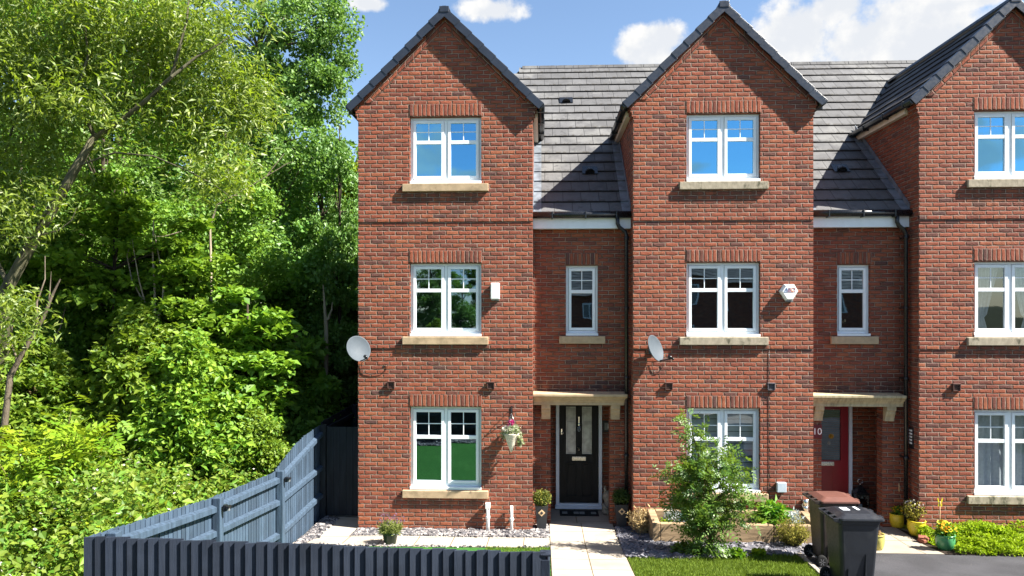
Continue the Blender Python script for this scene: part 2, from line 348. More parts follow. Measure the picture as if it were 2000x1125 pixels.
L['grass'] = leaf_mat('lawn_blade', (.075,.12,.012), (.16,.21,.03), .3, (.2,.28,.01), .02)
# ------------------------------------------------------------------ houses
W, REC, PORCH, EAVE = 3.12, .48, 1.45, 7.62
def wall_face(mb, Y, x0, x1, z0, z1, holes, depth=.13):
    xs = sorted({x0, x1, *[h[0] for h in holes], *[h[1] for h in holes]}); zs = sorted({z0, z1, *[h[2] for h in holes], *[h[3] for h in holes]})
    for a, b in zip(xs, xs[1:]):
        for c, d in zip(zs, zs[1:]):
            mx, mz = (a+b)/2, (c+d)/2
            if any(h[0] < mx < h[1] and h[2] < mz < h[3] for h in holes): continue
            mb.face([(a, Y, c), (b, Y, c), (b, Y, d), (a, Y, d)])
    for h in holes:
        e = h[4] if len(h) > 4 else depth
        a, b, c, d = h[:4]; y1 = Y+e
        mb.face([(a, Y, c), (a, Y, d), (a, y1, d), (a, y1, c)]); mb.face([(b, Y, c), (b, y1, c), (b, y1, d), (b, Y, d)])
        mb.face([(a, Y, d), (b, Y, d), (b, y1, d), (a, y1, d)]); mb.face([(a, Y, c), (a, y1, c), (b, y1, c), (b, Y, c)])
def lintel(parent, x0, x1, z0, Y, seed):
    rg = random.Random(seed); mb = MB(); n = round((x1-x0)/.075); w = (x1-x0)/n
    for i in range(n):
        a, b = x0+i*w, x0+(i+1)*w
        c = rg.randrange(50)*.225; r = rg.randrange(50)*.15
        mb.face([(a, Y-.006, z0), (b, Y-.006, z0), (b, Y-.006, z0+.218), (a, Y-.006, z0+.218)], [(c+.002, r+.075), (c+.002, r), (c+.223, r), (c+.223, r+.075)])
    mb.box(x0+.002, x1-.002, Y-.004, Y+.01, z0+.002, z0+.216)
    mb.build('lintel', M['brick'], parent)
def window(parent, x0, x1, z0, z1, Y, seed, cover=None, glass='glass', stone='stone'):
    rg = random.Random(seed); y = Y+.075
    mb = MB(); zb = z0+.035
    mb.box(x0+.003, x0+.045, y, y+.06, zb, z1-.003); mb.box(x1-.045, x1-.003, y, y+.06, zb, z1-.003)
    mb.box(x0+.045, x1-.045, y, y+.06, z1-.045, z1-.003); mb.box(x0+.045, x1-.045, y, y+.06, zb, zb+.042)
    two = x1-x0 > .9; xm = (x0+x1)/2
    if two: mb.box(xm-.03, xm+.03, y-.002, y+.058, zb+.042, z1-.045)
    mb.box(x0-.0, x1+.0, y-.085, y+.05, z0-.012, zb-.002)
    wf = mb.build('window', M['upvc'], parent, .004)
    spans = [(x0+.05, xm-.034), (xm+.034, x1-.05)] if two else [(x0+.05, x1-.05)]
    for k, (a, b) in enumerate(spans):
        mb = MB(); c, d = zb+.047, z1-.05; e = .052; zt = d-(d-c)*.375; ys = y-.014
        mb.box(a, a+e, ys, ys+.05, c, d); mb.box(b-e, b, ys, ys+.05, c, d)
        mb.box(a+e, b-e, ys, ys+.05, d-e, d); mb.box(a+e, b-e, ys, ys+.05, c, c+e); mb.box(a+e, b-e, ys+.002, ys+.048, zt-.032, zt+.032)
        xc = (a+b)/2; zc = (zt+.032+d-e)/2
        mb.box(xc-.008, xc+.008, ys+.018, ys+.03, zt+.032, d-e); mb.box(a+e, b-e, ys+.0185, ys+.0295, zc-.008, zc+.008)
        mb.build('sash', M['upvc'], wf, .004)
        mb = MB(); t1, t2 = rg.uniform(-.004, .004), rg.uniform(-.004, .004)
        for p, q in ((c+e-.01, zt-.02), (zt+.02, d-e+.01)):
            mb.face([(a+e-.01, ys+.026-t1-t2, p), (b-e+.01, ys+.026+t1-t2, p), (b-e+.01, ys+.026+t1+t2, q), (a+e-.01, ys+.026-t1+t2, q)])
        mb.build('pane', M[glass], wf)
    mb = MB(); mb.prism([(Y-.055, z0-.155), (Y-.055, z0-.022), (Y+.1, z0-.013), (Y+.1, z0-.155)], 'x', x0-.125, x1+.125)
    mb.build('sill', M[stone], wf, .006)
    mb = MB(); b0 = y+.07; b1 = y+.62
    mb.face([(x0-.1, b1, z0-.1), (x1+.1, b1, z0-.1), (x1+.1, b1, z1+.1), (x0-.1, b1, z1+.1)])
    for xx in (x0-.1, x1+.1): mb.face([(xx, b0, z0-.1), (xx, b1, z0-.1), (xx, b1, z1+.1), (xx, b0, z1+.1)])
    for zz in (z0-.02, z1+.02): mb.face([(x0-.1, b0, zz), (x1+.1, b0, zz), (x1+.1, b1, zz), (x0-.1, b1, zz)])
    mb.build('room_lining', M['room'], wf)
    if cover == 'blind':
        mb = MB(); n = int((z1-z0)/.11)
        for i in range(n):
            z = z0+.05+i*.11; mb.face([(x0+.05, y+.085, z), (x1-.05, y+.085, z), (x1-.05, y+.12, z+.095), (x0+.05, y+.12, z+.095)])
        mb.build('blind', M['blind'], wf)
    if cover == 'curtain':
        mb = MB(); n = 90; base = []
        for i in range(n+1):
            x = x0+.04+(x1-x0-.08)*i/n; t = i/n
            ph = math.sin(t*58)*.016+math.sin(t*23+1)*.018
            base.append((x, y+.13+ph))
        for i in range(n):
            a, b = base[i], base[i+1]; mb.face([(a[0], a[1], z0), (b[0], b[1], z0), (b[0], b[1], z1), (a[0], a[1], z1)])
        mb.build('curtain', M['curtain'], wf)
    if cover == 'tied':
        for sgn, xa in ((1, x0+.05), (-1, x1-.05)):
            mb = MB(); rows = []
            for j in range(25):
                t = j/24; wd = .5*(.5+.5*abs(t-.25)/.75)**.8 if t > .25 else .5*(.5+.5*(.25-t)/.25*.35)
                rows.append([(xa+sgn*wd*i/30, y+.13+.02*math.sin(i*1.3+j*.1), z0+(z1-z0)*t) for i in range(31)])
            for j in range(24):
                for i in range(30): mb.face([rows[j][i], rows[j][i+1], rows[j+1][i+1], rows[j+1][i]])
            mb.build('curtain', M['curtain'], wf)
    return wf
def slope(mb, O, U, V, N, Lu, n, g, i0=0, u0=0.0, lift=.032, lip=.006):
    O, U, V, N = map(Vector, (O, U, V, N)); rg = random.Random(int(O.x*97+O.z*31+n))
    for i in range(i0, n):
        k = max(1, int(Lu/.4)); xs = [Lu*j/k for j in range(k+1)]
        for a, b in zip(xs, xs[1:]):
            j1 = rg.uniform(-.003, .003)
            p0 = O+U*a+V*(i*g-.0)+N*(lift+j1); p1 = O+U*b+V*(i*g)+N*(lift+j1); p2 = O+U*b+V*((i+1)*g+.01)+N*lip; p3 = O+U*a+V*((i+1)*g+.01)+N*lip
            mb.face([p0, p1, p2, p3], [(u0+a, i+.001), (u0+b, i+.001), (u0+b, i+.999), (u0+a, i+.999)])
            q0 = O+U*a+V*(i*g)+N*(lip-.004); q1 = O+U*b+V*(i*g)+N*(lip-.004)
            mb.face([q0, q1, p1, p0], [(u0+a, i+.02), (u0+b, i+.02), (u0+b, i+.03), (u0+a, i+.03)])
def house(X0, pitch, label, seed, covers, glasses, stones, recess=True, left_end=False, door='black', last=False):
    H = empty('terraced_house', (X0, 0, 0), label, 'house', 'three storey red brick terraced houses')
    uo = (.225*17*seed, .15*11*seed)
    wx0, wx1 = .93, 2.21
    wins = [(6.18, 7.36), (3.46, 4.75), (.73, 2.19)]
    rx0, rx1 = W+.605, W+1.195
    porch = (W+.325, W+1.405, .0, 2.19)
    mb = MB()
    wall_face(mb, 0, 0, W, -.05, EAVE, [(wx0, wx1, a, b) for a, b in wins])
    ap = EAVE+W/2+.02
    mb.face([(0, 0, EAVE), (W, 0, EAVE), (W/2, 0, ap)])
    YB = 9.9
    if left_end:
        mb.face([(0, 0, -.05), (0, 0, EAVE), (0, 2.7, EAVE), (0, 2.7, 5.6), (0, YB, 5.6), (0, YB, -.05)]); mb.face([(0, 2.7, 5.6), (W, 2.7, 5.6), (W, 2.7, EAVE), (W/2, 2.7, ap), (0, 2.7, EAVE)])
    else: mb.face([(0, 0, -.05), (0, 0, EAVE), (0, 2.6, EAVE), (0, 2.6, -.05)])
    mb.face([(W, 0, -.05), (W, 2.6, -.05), (W, 2.6, EAVE), (W, 0, EAVE)])
    if left_end: mb.face([(0, YB, -.05), (0, YB, 5.6), (pitch, YB, 5.6), (pitch, YB, -.05)])
    if recess:
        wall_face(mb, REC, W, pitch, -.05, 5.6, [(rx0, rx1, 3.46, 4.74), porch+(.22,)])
        a, b, c, d = porch
        ia, ib, y0 = W+.1, pitch-.03, REC+.22
        mb.face([(ia, PORCH, -.05), (ib, PORCH, -.05), (ib, PORCH, d), (ia, PORCH, d)])
        mb.face([(ia, y0, -.05), (ia, PORCH, -.05), (ia, PORCH, d), (ia, y0, d)]); mb.face([(ib, y0, -.05), (ib, y0, d), (ib, PORCH, d), (ib, PORCH, -.05)])
        mb.face([(ia, y0, -.05), (ia, y0, d), (a, y0, d), (a, y0, -.05)]); mb.face([(b, y0, -.05), (b, y0, d), (ib, y0, d), (ib, y0, -.05)])
        mb.face([(ia, y0, d), (ia, PORCH, d), (ib, PORCH, d), (ib, y0, d)])
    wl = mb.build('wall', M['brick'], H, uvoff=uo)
    # projecting string courses and corbelled eaves
    for z in (5.49, 3.235):
        mb = MB(); mb.box(.004, W-.004, -.013, .02, z, z+.075); mb.build('string_course', M['brick'], H, uvoff=uo)
    for s in (0, 1):
        mb = MB()
        for k in range(4):
            e = .022*(k+1); z = EAVE-.3+.075*k
            x0, x1 = (-e, .06) if s == 0 else (W-.06, W+e)
            mb.box(x0, x1, -.004-.001*k, .3, z, z+.075)
        mb.build('kneeler', M['brick'], H, uvoff=uo)
    # brick band under the verge: two rows laid along the slope
    mb = MB(); sl = math.sqrt(.5)
    for s in (-1, 1):
        L_ = W/2*math.sqrt(2)
        for t0, t1 in ((0, 1),):
            x = W/2+s*W/2
            a = (x, -.012, EAVE+.0); b = (W/2, -.012, ap-.02)
            dx = -s*.16*1.0; pa = (x-s*.235, -.012, EAVE+.0); pb = (W/2, -.012, ap-.02-.235)
            uv = [(0, .15), (L_, .15), (L_, .0), (.17, .0)]
            pts = [a, b, pb, pa]
            if s == 1: mb.face(pts, uv)
            else: mb.face(pts[::-1], uv[::-1])
            # small underside so that the band reads as proud brickwork
            mb.face([pa, pb, (pb[0], 0, pb[2]), (pa[0], 0, pa[2])], [(0, .14), (L_, .14), (L_, .15), (0, .15)])
    mb.build('verge_brickwork', M['brick'], H, uvoff=uo)
    for (a, b), k in zip(wins, range(3)):
        window(H, wx0, wx1, a, b, 0, seed*31+k, covers[k], glasses[k], stones[k]); lintel(H, wx0-.01, wx1+.01, b+.006, 0, seed*7+k)
    # gable roof
    g = .345; n = 7; ov = .075; dgn = .06
    ez = EAVE-.02; Yf, Yb = -ov, (2.9 if left_end else 4.9)
    gr_ = None
    for s in (-1, 1):
        mb = MB(); xe = W/2+s*(W/2+.13); O = (xe, Yf if s == -1 else Yb, ez-.09)
        U = (0, 1, 0) if s == -1 else (0, -1, 0); V = (-s*sl, 0, sl); N = (s*sl, 0, sl)
        slope(mb, O, U, V, N, Yb-Yf, n, (W/2+.13)*math.sqrt(2)/n, u0=seed*1.7)
        # underside board
        r = MB()
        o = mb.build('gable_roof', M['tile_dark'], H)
        if s == -1: gr_ = o
        # verge caps
        mb = MB(); Lr = (W/2+.13)*math.sqrt(2); nc = 8; cg = Lr/nc
        O = Vector((xe, 0, ez-.09)); V = Vector(V); N = Vector(N)
        for i in range(nc):
            a0, a1 = i*cg-.03, (i+1)*cg-.012
            for (ya, yb, na, nb) in ((Yf-.035, Yf+.09, .042, .062), (Yf-.035, Yf-.02, -.075, .05)):
                c = []
                for aa, sh in ((a0, .014), (a1, .0)):
                    for yy in (ya-(.008 if sh else 0), yb):
                        for nn in (na, nb): c.append(O+V*aa+N*(nn+sh)+Vector((0, yy, 0)))
                b = len(mb.v); mb.v += [tuple(p) for p in c]
                for q in ((0,1,3,2),(4,6,7,5),(0,4,5,1),(2,3,7,6),(0,2,6,4),(1,5,7,3)): mb.f.append(tuple(b+t for t in q))
        mb.build('verge_cap', M['verge'], o, .005)
        # eaves gutter running back along the side, on brackets, with a soffit board
        mb = MB(); xg = W/2+s*(W/2+.15); mb.tube([(xg, Yf-.02, ez-.075), (xg, 2.75, ez-.075)], .058, 12)
        gt = mb.build('gutter', M['black'], H)
        mb = MB()
        for yy in (.15, .9, 1.7):
            mb = MB(); mb.box(xg-.066, xg+.066, yy-.015, yy+.015, ez-.145, ez-.03); mb.build('gutter_bracket', M['black'], gt, .006)
        mb = MB(); x0, x1 = sorted((W/2+s*(W/2+.003), W/2+s*(W/2+.09))); mb.box(x0, x1, .302, 2.5, ez-.2, ez-.05); mb.build('soffit', M['soffit'], H)
    mb = MB(); rz = ap+.062
    for i in range(11 if not left_end else 6):
        y = Yf-.03+i*.45
        mb.prism([(W/2-.115, rz-.075), (W/2-.09, rz-.01), (W/2-.035, rz+.032), (W/2+.035, rz+.032), (W/2+.09, rz-.01), (W/2+.115, rz-.075), (W/2+.05, rz-.03), (W/2-.05, rz-.03)], 'y', y, y+.446)
    mb.box(W/2-.085, W/2+.085, Yf-.045, Yf-.02, rz-.09, rz+.02)
    mb.build('ridge_cap', M['verge'], gr_, .008)
    # main roof behind
    ang = math.atan(.9); n = 18; g = 6.46/n; V = (0, math.cos(ang), math.sin(ang)); N = (0, -math.sin(ang), math.cos(ang))
    mb = MB(); O = (W+.001, .29, 5.655)
    if recess or last: slope(mb, O, (1, 0, 0), V, N, (pitch if not last else W+.1)-W-.002, n, g, 0, seed*3.3)
    hip = 2.8 if left_end else 0
    if not left_end: slope(mb, (0, .29, 5.655), (1, 0, 0), V, N, W, n, g, 7, seed*3.3-W)
    else:                                                   # unseen end, hipped and lowered to let sun reach the trees
        for i in range(7, n):
            xs_ = hip*(i+.5)/n; slope(mb, (xs_, .29, 5.655), (1, 0, 0), V, N, W-xs_, i+1, g, i, seed*3.3-W+xs_)
    rt = (O[1]+V[1]*6.46, O[2]+V[2]*6.46)
    mb.face([(hip, rt[0], rt[1]), (pitch, rt[0], rt[1]), (pitch, 2*rt[0]-.3, 5.65), (0, 2*rt[0]-.3, 5.65)])
    if hip: mb.face([(-.02, .29, 5.65), (hip, rt[0], rt[1]), (-.02, 2*rt[0]-.3, 5.65)])
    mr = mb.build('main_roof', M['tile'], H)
    mb = MB()
    nr = round((pitch-hip)/.45); lr = (pitch-hip)/nr
    for i in range(nr):
        x = hip+i*lr; mb.prism([(rt[0]-.11, rt[1]-.06), (rt[0]-.07, rt[1]+.02), (rt[0], rt[1]+.05), (rt[0]+.07, rt[1]+.02), (rt[0]+.11, rt[1]-.06)], 'x', x, x+lr-.006)
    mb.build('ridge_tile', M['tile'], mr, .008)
    if recess:
        Vv, Nv = Vector(V), Vector(N)
        for x0, wd in ((W+.004, .15), (pitch-.16, .155)):
            mb = MB(); slope(mb, Vector((x0, .29, 5.655))+Nv*.012-Vv*.01, (1, 0, 0), V, N, wd, 8, g, 0, 0, .036, .012)
            mb.build('flashing', M['lead'], mr)
            mb = MB(); xx = x0-.002 if x0 < W+.1 else x0+wd+.0; s_ = 1 if x0 < W+.1 else -1
            c0 = Vector((xx, .29, 5.655)); c1 = c0+Vv*(8.2*g); mb.prism([(c0.y, c0.z), (c1.y, c1.z), (c1.y, c1.z+.15), (c0.y, c0.z+.15)], 'x', min(xx, xx+s_*.012), max(xx, xx+s_*.012))
            mb.build('flashing', M['lead'], mr)
        for (vx, vi) in ((W+.72, 12.35), (W+1.1, 3.75)) if not door == 'red' else ((W+1.02, 3.75),):
            mb = MB(); c = Vector((vx, .29, 5.655))+Vv*(vi*g)+Nv*.02
            prof = [(.0, .11)]+[(.085*math.sin(t*math.pi/8), 0) for t in range(0)]
            # hooded tile vent: a half dome, open at the front, on a tray
            rows = []
            for i in range(7):
                t = i/6; r = .095*(1-t*.55); hh = .085*(1-t*.75)
                rows.append([c+Vector((math.cos(math.pi*k/10)*r, 0, 0))+Nv*(.012+math.sin(math.pi*k/10)*hh)+Vv*(t*.2) for k in range(11)])
            for i in range(6):
                for k in range(10): mb.face([rows[i][k], rows[i+1][k], rows[i+1][k+1], rows[i][k+1]]); mb.sm.add(len(mb.f)-1)
            mb.face(rows[6][::-1]); mb.face([p+Vv*.03 for p in rows[0]])
            mb.box(-.15, .15, -.02, .25, .012, .024, Matrix.Translation(c) @ Matrix(((1, 0, 0), (0, Vv.y, Nv.y), (0, Vv.z, Nv.z))).to_4x4())
            mb.build('roof_vent', M['black'], mr)
        # eaves of the recessed bay
        mb = MB(); mb.box(W+.003, pitch-.003, .33, REC-.002, 5.40, 5.625); mb.box(W+.003, pitch-.003, .322, .33, 5.395, 5.63); mb.build('fascia', M['fascia'], H)
        mb = MB(); mb.tube([(W+.005, .255, 5.635), (pitch-.005, .255, 5.635)], .062, 12); gt = mb.build('gutter', M['black'], H)
        mb = MB()
        for xx in (W+.35, W+.95, W+1.5):
            mb = MB(); mb.box(xx-.012, xx+.012, .185, .325, 5.56, 5.69); mb.build('gutter_bracket', M['black'], gt, .006)
        px = pitch-.085; mb = MB()
        mb.tube([(px-.16, .255, 5.6), (px-.16, .255, 5.47), (px-.13, .26, 5.41), (px-.02, .27, 5.32), (px, .27, 5.25), (px, .27, .12)], .036, 12)
        dp = mb.build('downpipe', M['black'], H)
        mb = MB()
        for z in (5.2, 3.95, 2.7, 1.3, .3):
            mb = MB(); mb.tube([(px, .27, z-.03), (px, .27, z+.03)], .046, 12); mb.box(px-.015, px+.015, .29, .478, z-.012, z+.012); mb.build('pipe_clip', M['black'], dp)
        window(H, rx0, rx1, 3.46, 4.74, REC, seed*31+9, covers[3], glasses[3], stones[3]); lintel(H, rx0-.01, rx1+.01, 4.746, REC, seed*7+9)
        # stone canopy with brackets
        mb = MB(); cp = [(REC-.002, 2.43), (.19, 2.405), (.19, 2.365), (.205, 2.35), (.235, 2.335), (.255, 2.30), (.285, 2.275), (.295, 2.25), (.31, 2.25), (.31, 2.195), (REC-.002, 2.195)]
        mb.prism(cp[::-1], 'x', W+.006, pitch-.075 if door == 'black' else pitch-.11)
        cn = mb.build('canopy', M['stone'] if door == 'black' else M['stone_green'], H, .004)
        bp = [(REC-.002, 2.193), (.33, 2.193), (.33, 2.13), (.345, 2.11), (.36, 2.10), (.36, 2.07), (.375, 2.04), (.395, 2.01), (.395, 1.985), (.405, 1.985), (.405, 1.925), (REC-.002, 1.925)]
        for xx in (W+.155, W+1.415):
            mb = MB(); mb.prism(bp[::-1], 'x', xx, xx+.165); mb.build('bracket', M['stone'] if door == 'black' else M['stone_green'], cn, .004)
        make_door(H, W+.44 if door == 'black' else W+.35, door)
    return H
M['stone_green'] = plain('stained_sandstone', (.41,.34,.21), .85, .15, var=.2, scale=12, bump=.001, dirt=((.15,.125,.07), .6), stretch=(2,1,.4))
def make_door(H, x0, kind):
    x1 = x0+.90; Y = PORCH-.1; z0, z1 = .1, 2.16
    mb = MB(); fw = .065
    mb.box(x0, x0+fw, Y, PORCH-.002, z0, z1); mb.box(x1-fw, x1, Y, PORCH-.002, z0, z1); mb.box(x0+fw, x1-fw, Y, PORCH-.002, z1-fw, z1)
    mb.box(x0-.015, x1+.015, Y-.04, PORCH-.004, z0-.06, z0); mb.box(x0+fw, x1-fw, Y-.012, PORCH-.003, z0+.0, z0+.045)
    D = mb.build('door', M['frame_blue'], H, .004)
    a, b, c, d = x0+fw+.004, x1-fw-.004, z0+.05, z1-fw-.004; w = b-a; h = d-c; yl = Y+.03
    if kind == 'black':
        mb = MB(); st = .1
        pans = [(a+w*.17, a+w*.42, c+h*.07, c+h*.40), (a+w*.58, a+w*.83, c+h*.07, c+h*.40), (a+w*.17, a+w*.42, c+h*.49, c+h*.97), (a+w*.58, a+w*.83, c+h*.49, c+h*.97)]
        wall_face(mb, yl, a, b, c, d, pans, .018)
        for p in pans[:2]:
            mb.face([(p[0], yl+.018, p[2]), (p[1], yl+.018, p[2]), (p[1], yl+.018, p[3]), (p[0], yl+.018, p[3])])
            mb.box(p[0]+.03, p[1]-.03, yl+.006, yl+.02, p[2]+.03, p[3]-.03)
        for p in pans:
            for q in ((p[0]-.016, p[0], p[2]-.016, p[3]+.016), (p[1], p[1]+.016, p[2]-.016, p[3]+.016), (p[0], p[1], p[2]-.016, p[2]), (p[0], p[1], p[3], p[3]+.016)):
                mb.box(q[0], q[1], yl-.015, yl+.004, q[2], q[3])
        lf = mb.build('door_leaf', M['door_black'], D, .002)
        for p in pans[2:]:
            mb = MB(); mb.box(p[0]+.001, p[1]-.001, yl+.01, yl+.017, p[2]+.001, p[3]-.001); mb.build('glazing', M['glass_door'], D)
            mb = MB()
            for q in ((p[0]+.03, p[0]+.036), (p[1]-.036, p[1]-.03)): mb.box(q[0], q[1], yl+.006, yl+.0105, p[2]+.02, p[3]-.02)
            for zz in (p[2]+.03, p[3]-.04, p[3]-.3): mb.box(p[0]+.02, p[1]-.02, yl+.0065, yl+.0103, zz, zz+.006)
            mb.build('lead_strip', M['lead'], D)
        xm = (a+b)/2
        mb = MB(); mb.lathe([(.0, 0), (.026, 0), (.03, .01), (.02, .022), (.0, .024)], 16, Matrix.Translation((xm, yl, c+h*.79)) @ Matrix.Rotation(R(90), 4, 'X'))
        mb.tube([(xm-.012, yl-.012, c+h*.78), (xm-.02, yl-.03, c+h*.74), (xm, yl-.032, c+h*.72), (xm+.02, yl-.03, c+h*.74), (xm+.012, yl-.012, c+h*.78)], .008, 8)
        mb.box(xm-.012, xm+.012, yl-.01, yl+.002, c+h*.775, c+h*.87); mb.build('knocker', M['chrome'], D, .003)
        mb = MB(); mb.lathe([(.0, 0), (.036, 0), (.038, .008), (.026, .014), (.024, .04), (.034, .05), (.0, .062)], 18, Matrix.Translation((xm, yl, c+h*.545)) @ Matrix.Rotation(R(90), 4, 'X')); mb.build('door_knob', M['chrome'], D)
        mb = MB(); mb.box(xm-.135, xm+.135, yl-.012, yl+.002, c+h*.425, c+h*.465); mb.box(xm-.115, xm+.115, yl-.018, yl-.01, c+h*.433, c+h*.457); mb.build('letter_plate', M['brass'], D, .004)
        mb = MB(); mb.box(a+.03, a+.055, yl-.012, yl+.002, c+h*.69, c+h*.745); mb.tube([(a+.042, yl-.005, c+h*.705), (a+.042, yl-.035, c+h*.705), (a+.08, yl-.04, c+h*.705)], .008, 8); mb.build('handle', M['chrome'], D, .003)
    else:
        mb = MB(); p = (a+.10, b-.15, c+h*.45, c+h*.955)
        wall_face(mb, yl, a, b, c, d, [p], .02)
        for xx in (a+w*.34, a+w*.6): mb.box(xx, xx+.006, yl-.004, yl+.002, c+.1, c+h*.36)
        for q in ((p[0]-.022, p[0], p[2]-.022, p[3]+.022), (p[1], p[1]+.022, p[2]-.022, p[3]+.022), (p[0], p[1], p[2]-.022, p[2]), (p[0], p[1], p[3], p[3]+.022)):
            mb.box(q[0], q[1], yl-.012, yl+.004, q[2], q[3])
        mb.build('door_leaf', M['door_red'], D, .003)
        mb = MB(); mb.face([(p[0], yl+.012, p[2]), (p[1], yl+.012, p[2]), (p[1], yl+.012, p[3]), (p[0], yl+.012, p[3])]); mb.build('glazing', M['glass_dim'], D)
        mb = MB()
        for i in range(24):
            z = p[2]+.01+i*(p[3]-p[2]-.02)/24; mb.face([(p[0], yl+.03, z), (p[1], yl+.03, z), (p[1], yl+.018, z+.03), (p[0], yl+.018, z+.03)])
        mb.build('blind', M['blind_dark'], D)
        for (fx, fz, r, mm) in ((p[0]+.34, p[2]+.46, .055, L['orange']), (p[0]+.30, p[2]+.33, .035, L['petal']), (p[0]+.08, p[2]+.58, .04, L['yellow'])):
            mb = MB(); q = Vector((fx, yl+.006, fz))
            for k in range(10):
                t = k*math.pi/5; u_ = Vector((math.cos(t), 0, math.sin(t))); s_ = Vector((-math.sin(t), 0, math.cos(t)))*r*.22
                mb.face([q+u_*r*.25, q+u_*r*.7+s_, q+u_*r+Vector((0, -.003, 0)), q+u_*r*.7-s_])
            mb.lathe([(0, 0), (r*.3, 0), (r*.25, .006), (0, .008)], 10, Matrix.Translation(q) @ Matrix.Rotation(R(90), 4, 'X'))
            mb.build('flower_sticker', mm, D)
        xm = a+.33
        mb = MB(); mb.box(xm-.16, xm+.16, yl-.014, yl+.002, c+h*.395, c+h*.435); mb.box(xm-.14, xm+.14, yl-.02, yl-.012, c+h*.403, c+h*.427); mb.build('letter_plate', M['brass'], D, .004)
XA, XB, XC = -3.28, 1.61, 6.53
HA = house(XA, XB-XA, 'left end brick house with a black front door and a hanging basket', 1, [None, None, None, None], ['glass_blue', 'glass', 'glass', 'glass'], ['stone', 'stone', 'stone', 'stone'], True, True, 'black')
HB = house(XB, XC-XB, 'middle brick house with the red front door and a hexagonal alarm box', 2, [None, None, 'blind', None], ['glass_blue', 'glass', 'glass_clear', 'glass'], ['stone_old', 'stone_old', 'stone', 'stone'], True, False, 'red')
HC = house(XC, W+.1, 'brick house cut by the right picture edge, with pale curtains in its windows', 3, [None, 'tied', 'curtain'], ['glass_blue', 'glass_clear', 'glass_clear'], ['stone_old', 'stone_old', 'stone_old'], False, False, None, True)
# wall vents belong to their houses
for H, xs in ((HA, (.6, 2.38)), (HB, (.62, 2.39)), (HC, (.62, 2.39))):
    for j, x in enumerate(xs):
        mb = MB(); z = 2.58
        mb.box(x-.065, x+.065, -.05, -.001, z+.05, z+.066); mb.box(x-.065, x+.065, -.035, -.001, z-.066, z-.05); mb.box(x-.065, x-.05, -.045, -.001, z-.05, z+.05); mb.box(x+.05, x+.065, -.045, -.001, z-.05, z+.05)
        mb.box(x-.05, x+.05, -.008, -.001, z-.05, z+.05)
        for q in range(3): mb.box(x-.05, x+.05, -.03, -.008, z-.036+q*.03, z-.024+q*.03)
        mb.build('wall_vent', M['vent' if (H, j) != (HB, 1) else 'vent_grey'], H, .003)
# ------------------------------------------------------------------ ground (setting)
def sheet(name, x0, x1, ys, m, dz, kind='structure', edge=None):
    """a sheet draped over the ground; edge(x, y) may wobble the outline"""
    mb = MB(); nx = max(2, int((x1-x0)/.4)) if x1-x0 < 30 else 2
    for i in range(nx):
        for a, b in zip(ys, ys[1:]):
            X0, X1 = x0+(x1-x0)*i/nx, x0+(x1-x0)*(i+1)/nx
            mb.face([(X0, a, gz(a)+dz), (X1, a, gz(a)+dz), (X1, b, gz(b)+dz), (X0, b, gz(b)+dz)])
    o = mb.build(name, m); tag(o, None, None, None, kind); return o
def poly_sheet(name, pts, m, dz, sub=.25):
    """ground polygon given as (x, y) corners, cut into strips along y so that it follows the slope"""
    bm = bmesh.new(); vs = [bm.verts.new((x, y, 0)) for x, y in pts]; bm.faces.new(vs)
    y = min(p[1] for p in pts)+sub
    while y < max(p[1] for p in pts):
        bmesh.ops.bisect_plane(bm, geom=bm.verts[:]+bm.edges[:]+bm.faces[:], plane_co=(0, y, 0), plane_no=(0, 1, 0)); y += sub
    bmesh.ops.bisect_plane(bm, geom=bm.verts[:]+bm.edges[:]+bm.faces[:], plane_co=(0, -.5, 0), plane_no=(0, 1, 0))
    bmesh.ops.triangulate(bm, faces=bm.faces[:])
    for v in bm.verts: v.co.z = gz(v.co.y)+dz
    bmesh.ops.recalc_face_normals(bm, faces=bm.faces[:])
    me = bpy.data.meshes.new(name); bm.to_mesh(me); bm.free(); me.materials.append(m)
    o = bpy.data.objects.new(name, me); COL.objects.link(o); tag(o, None, None, None, 'structure'); return o
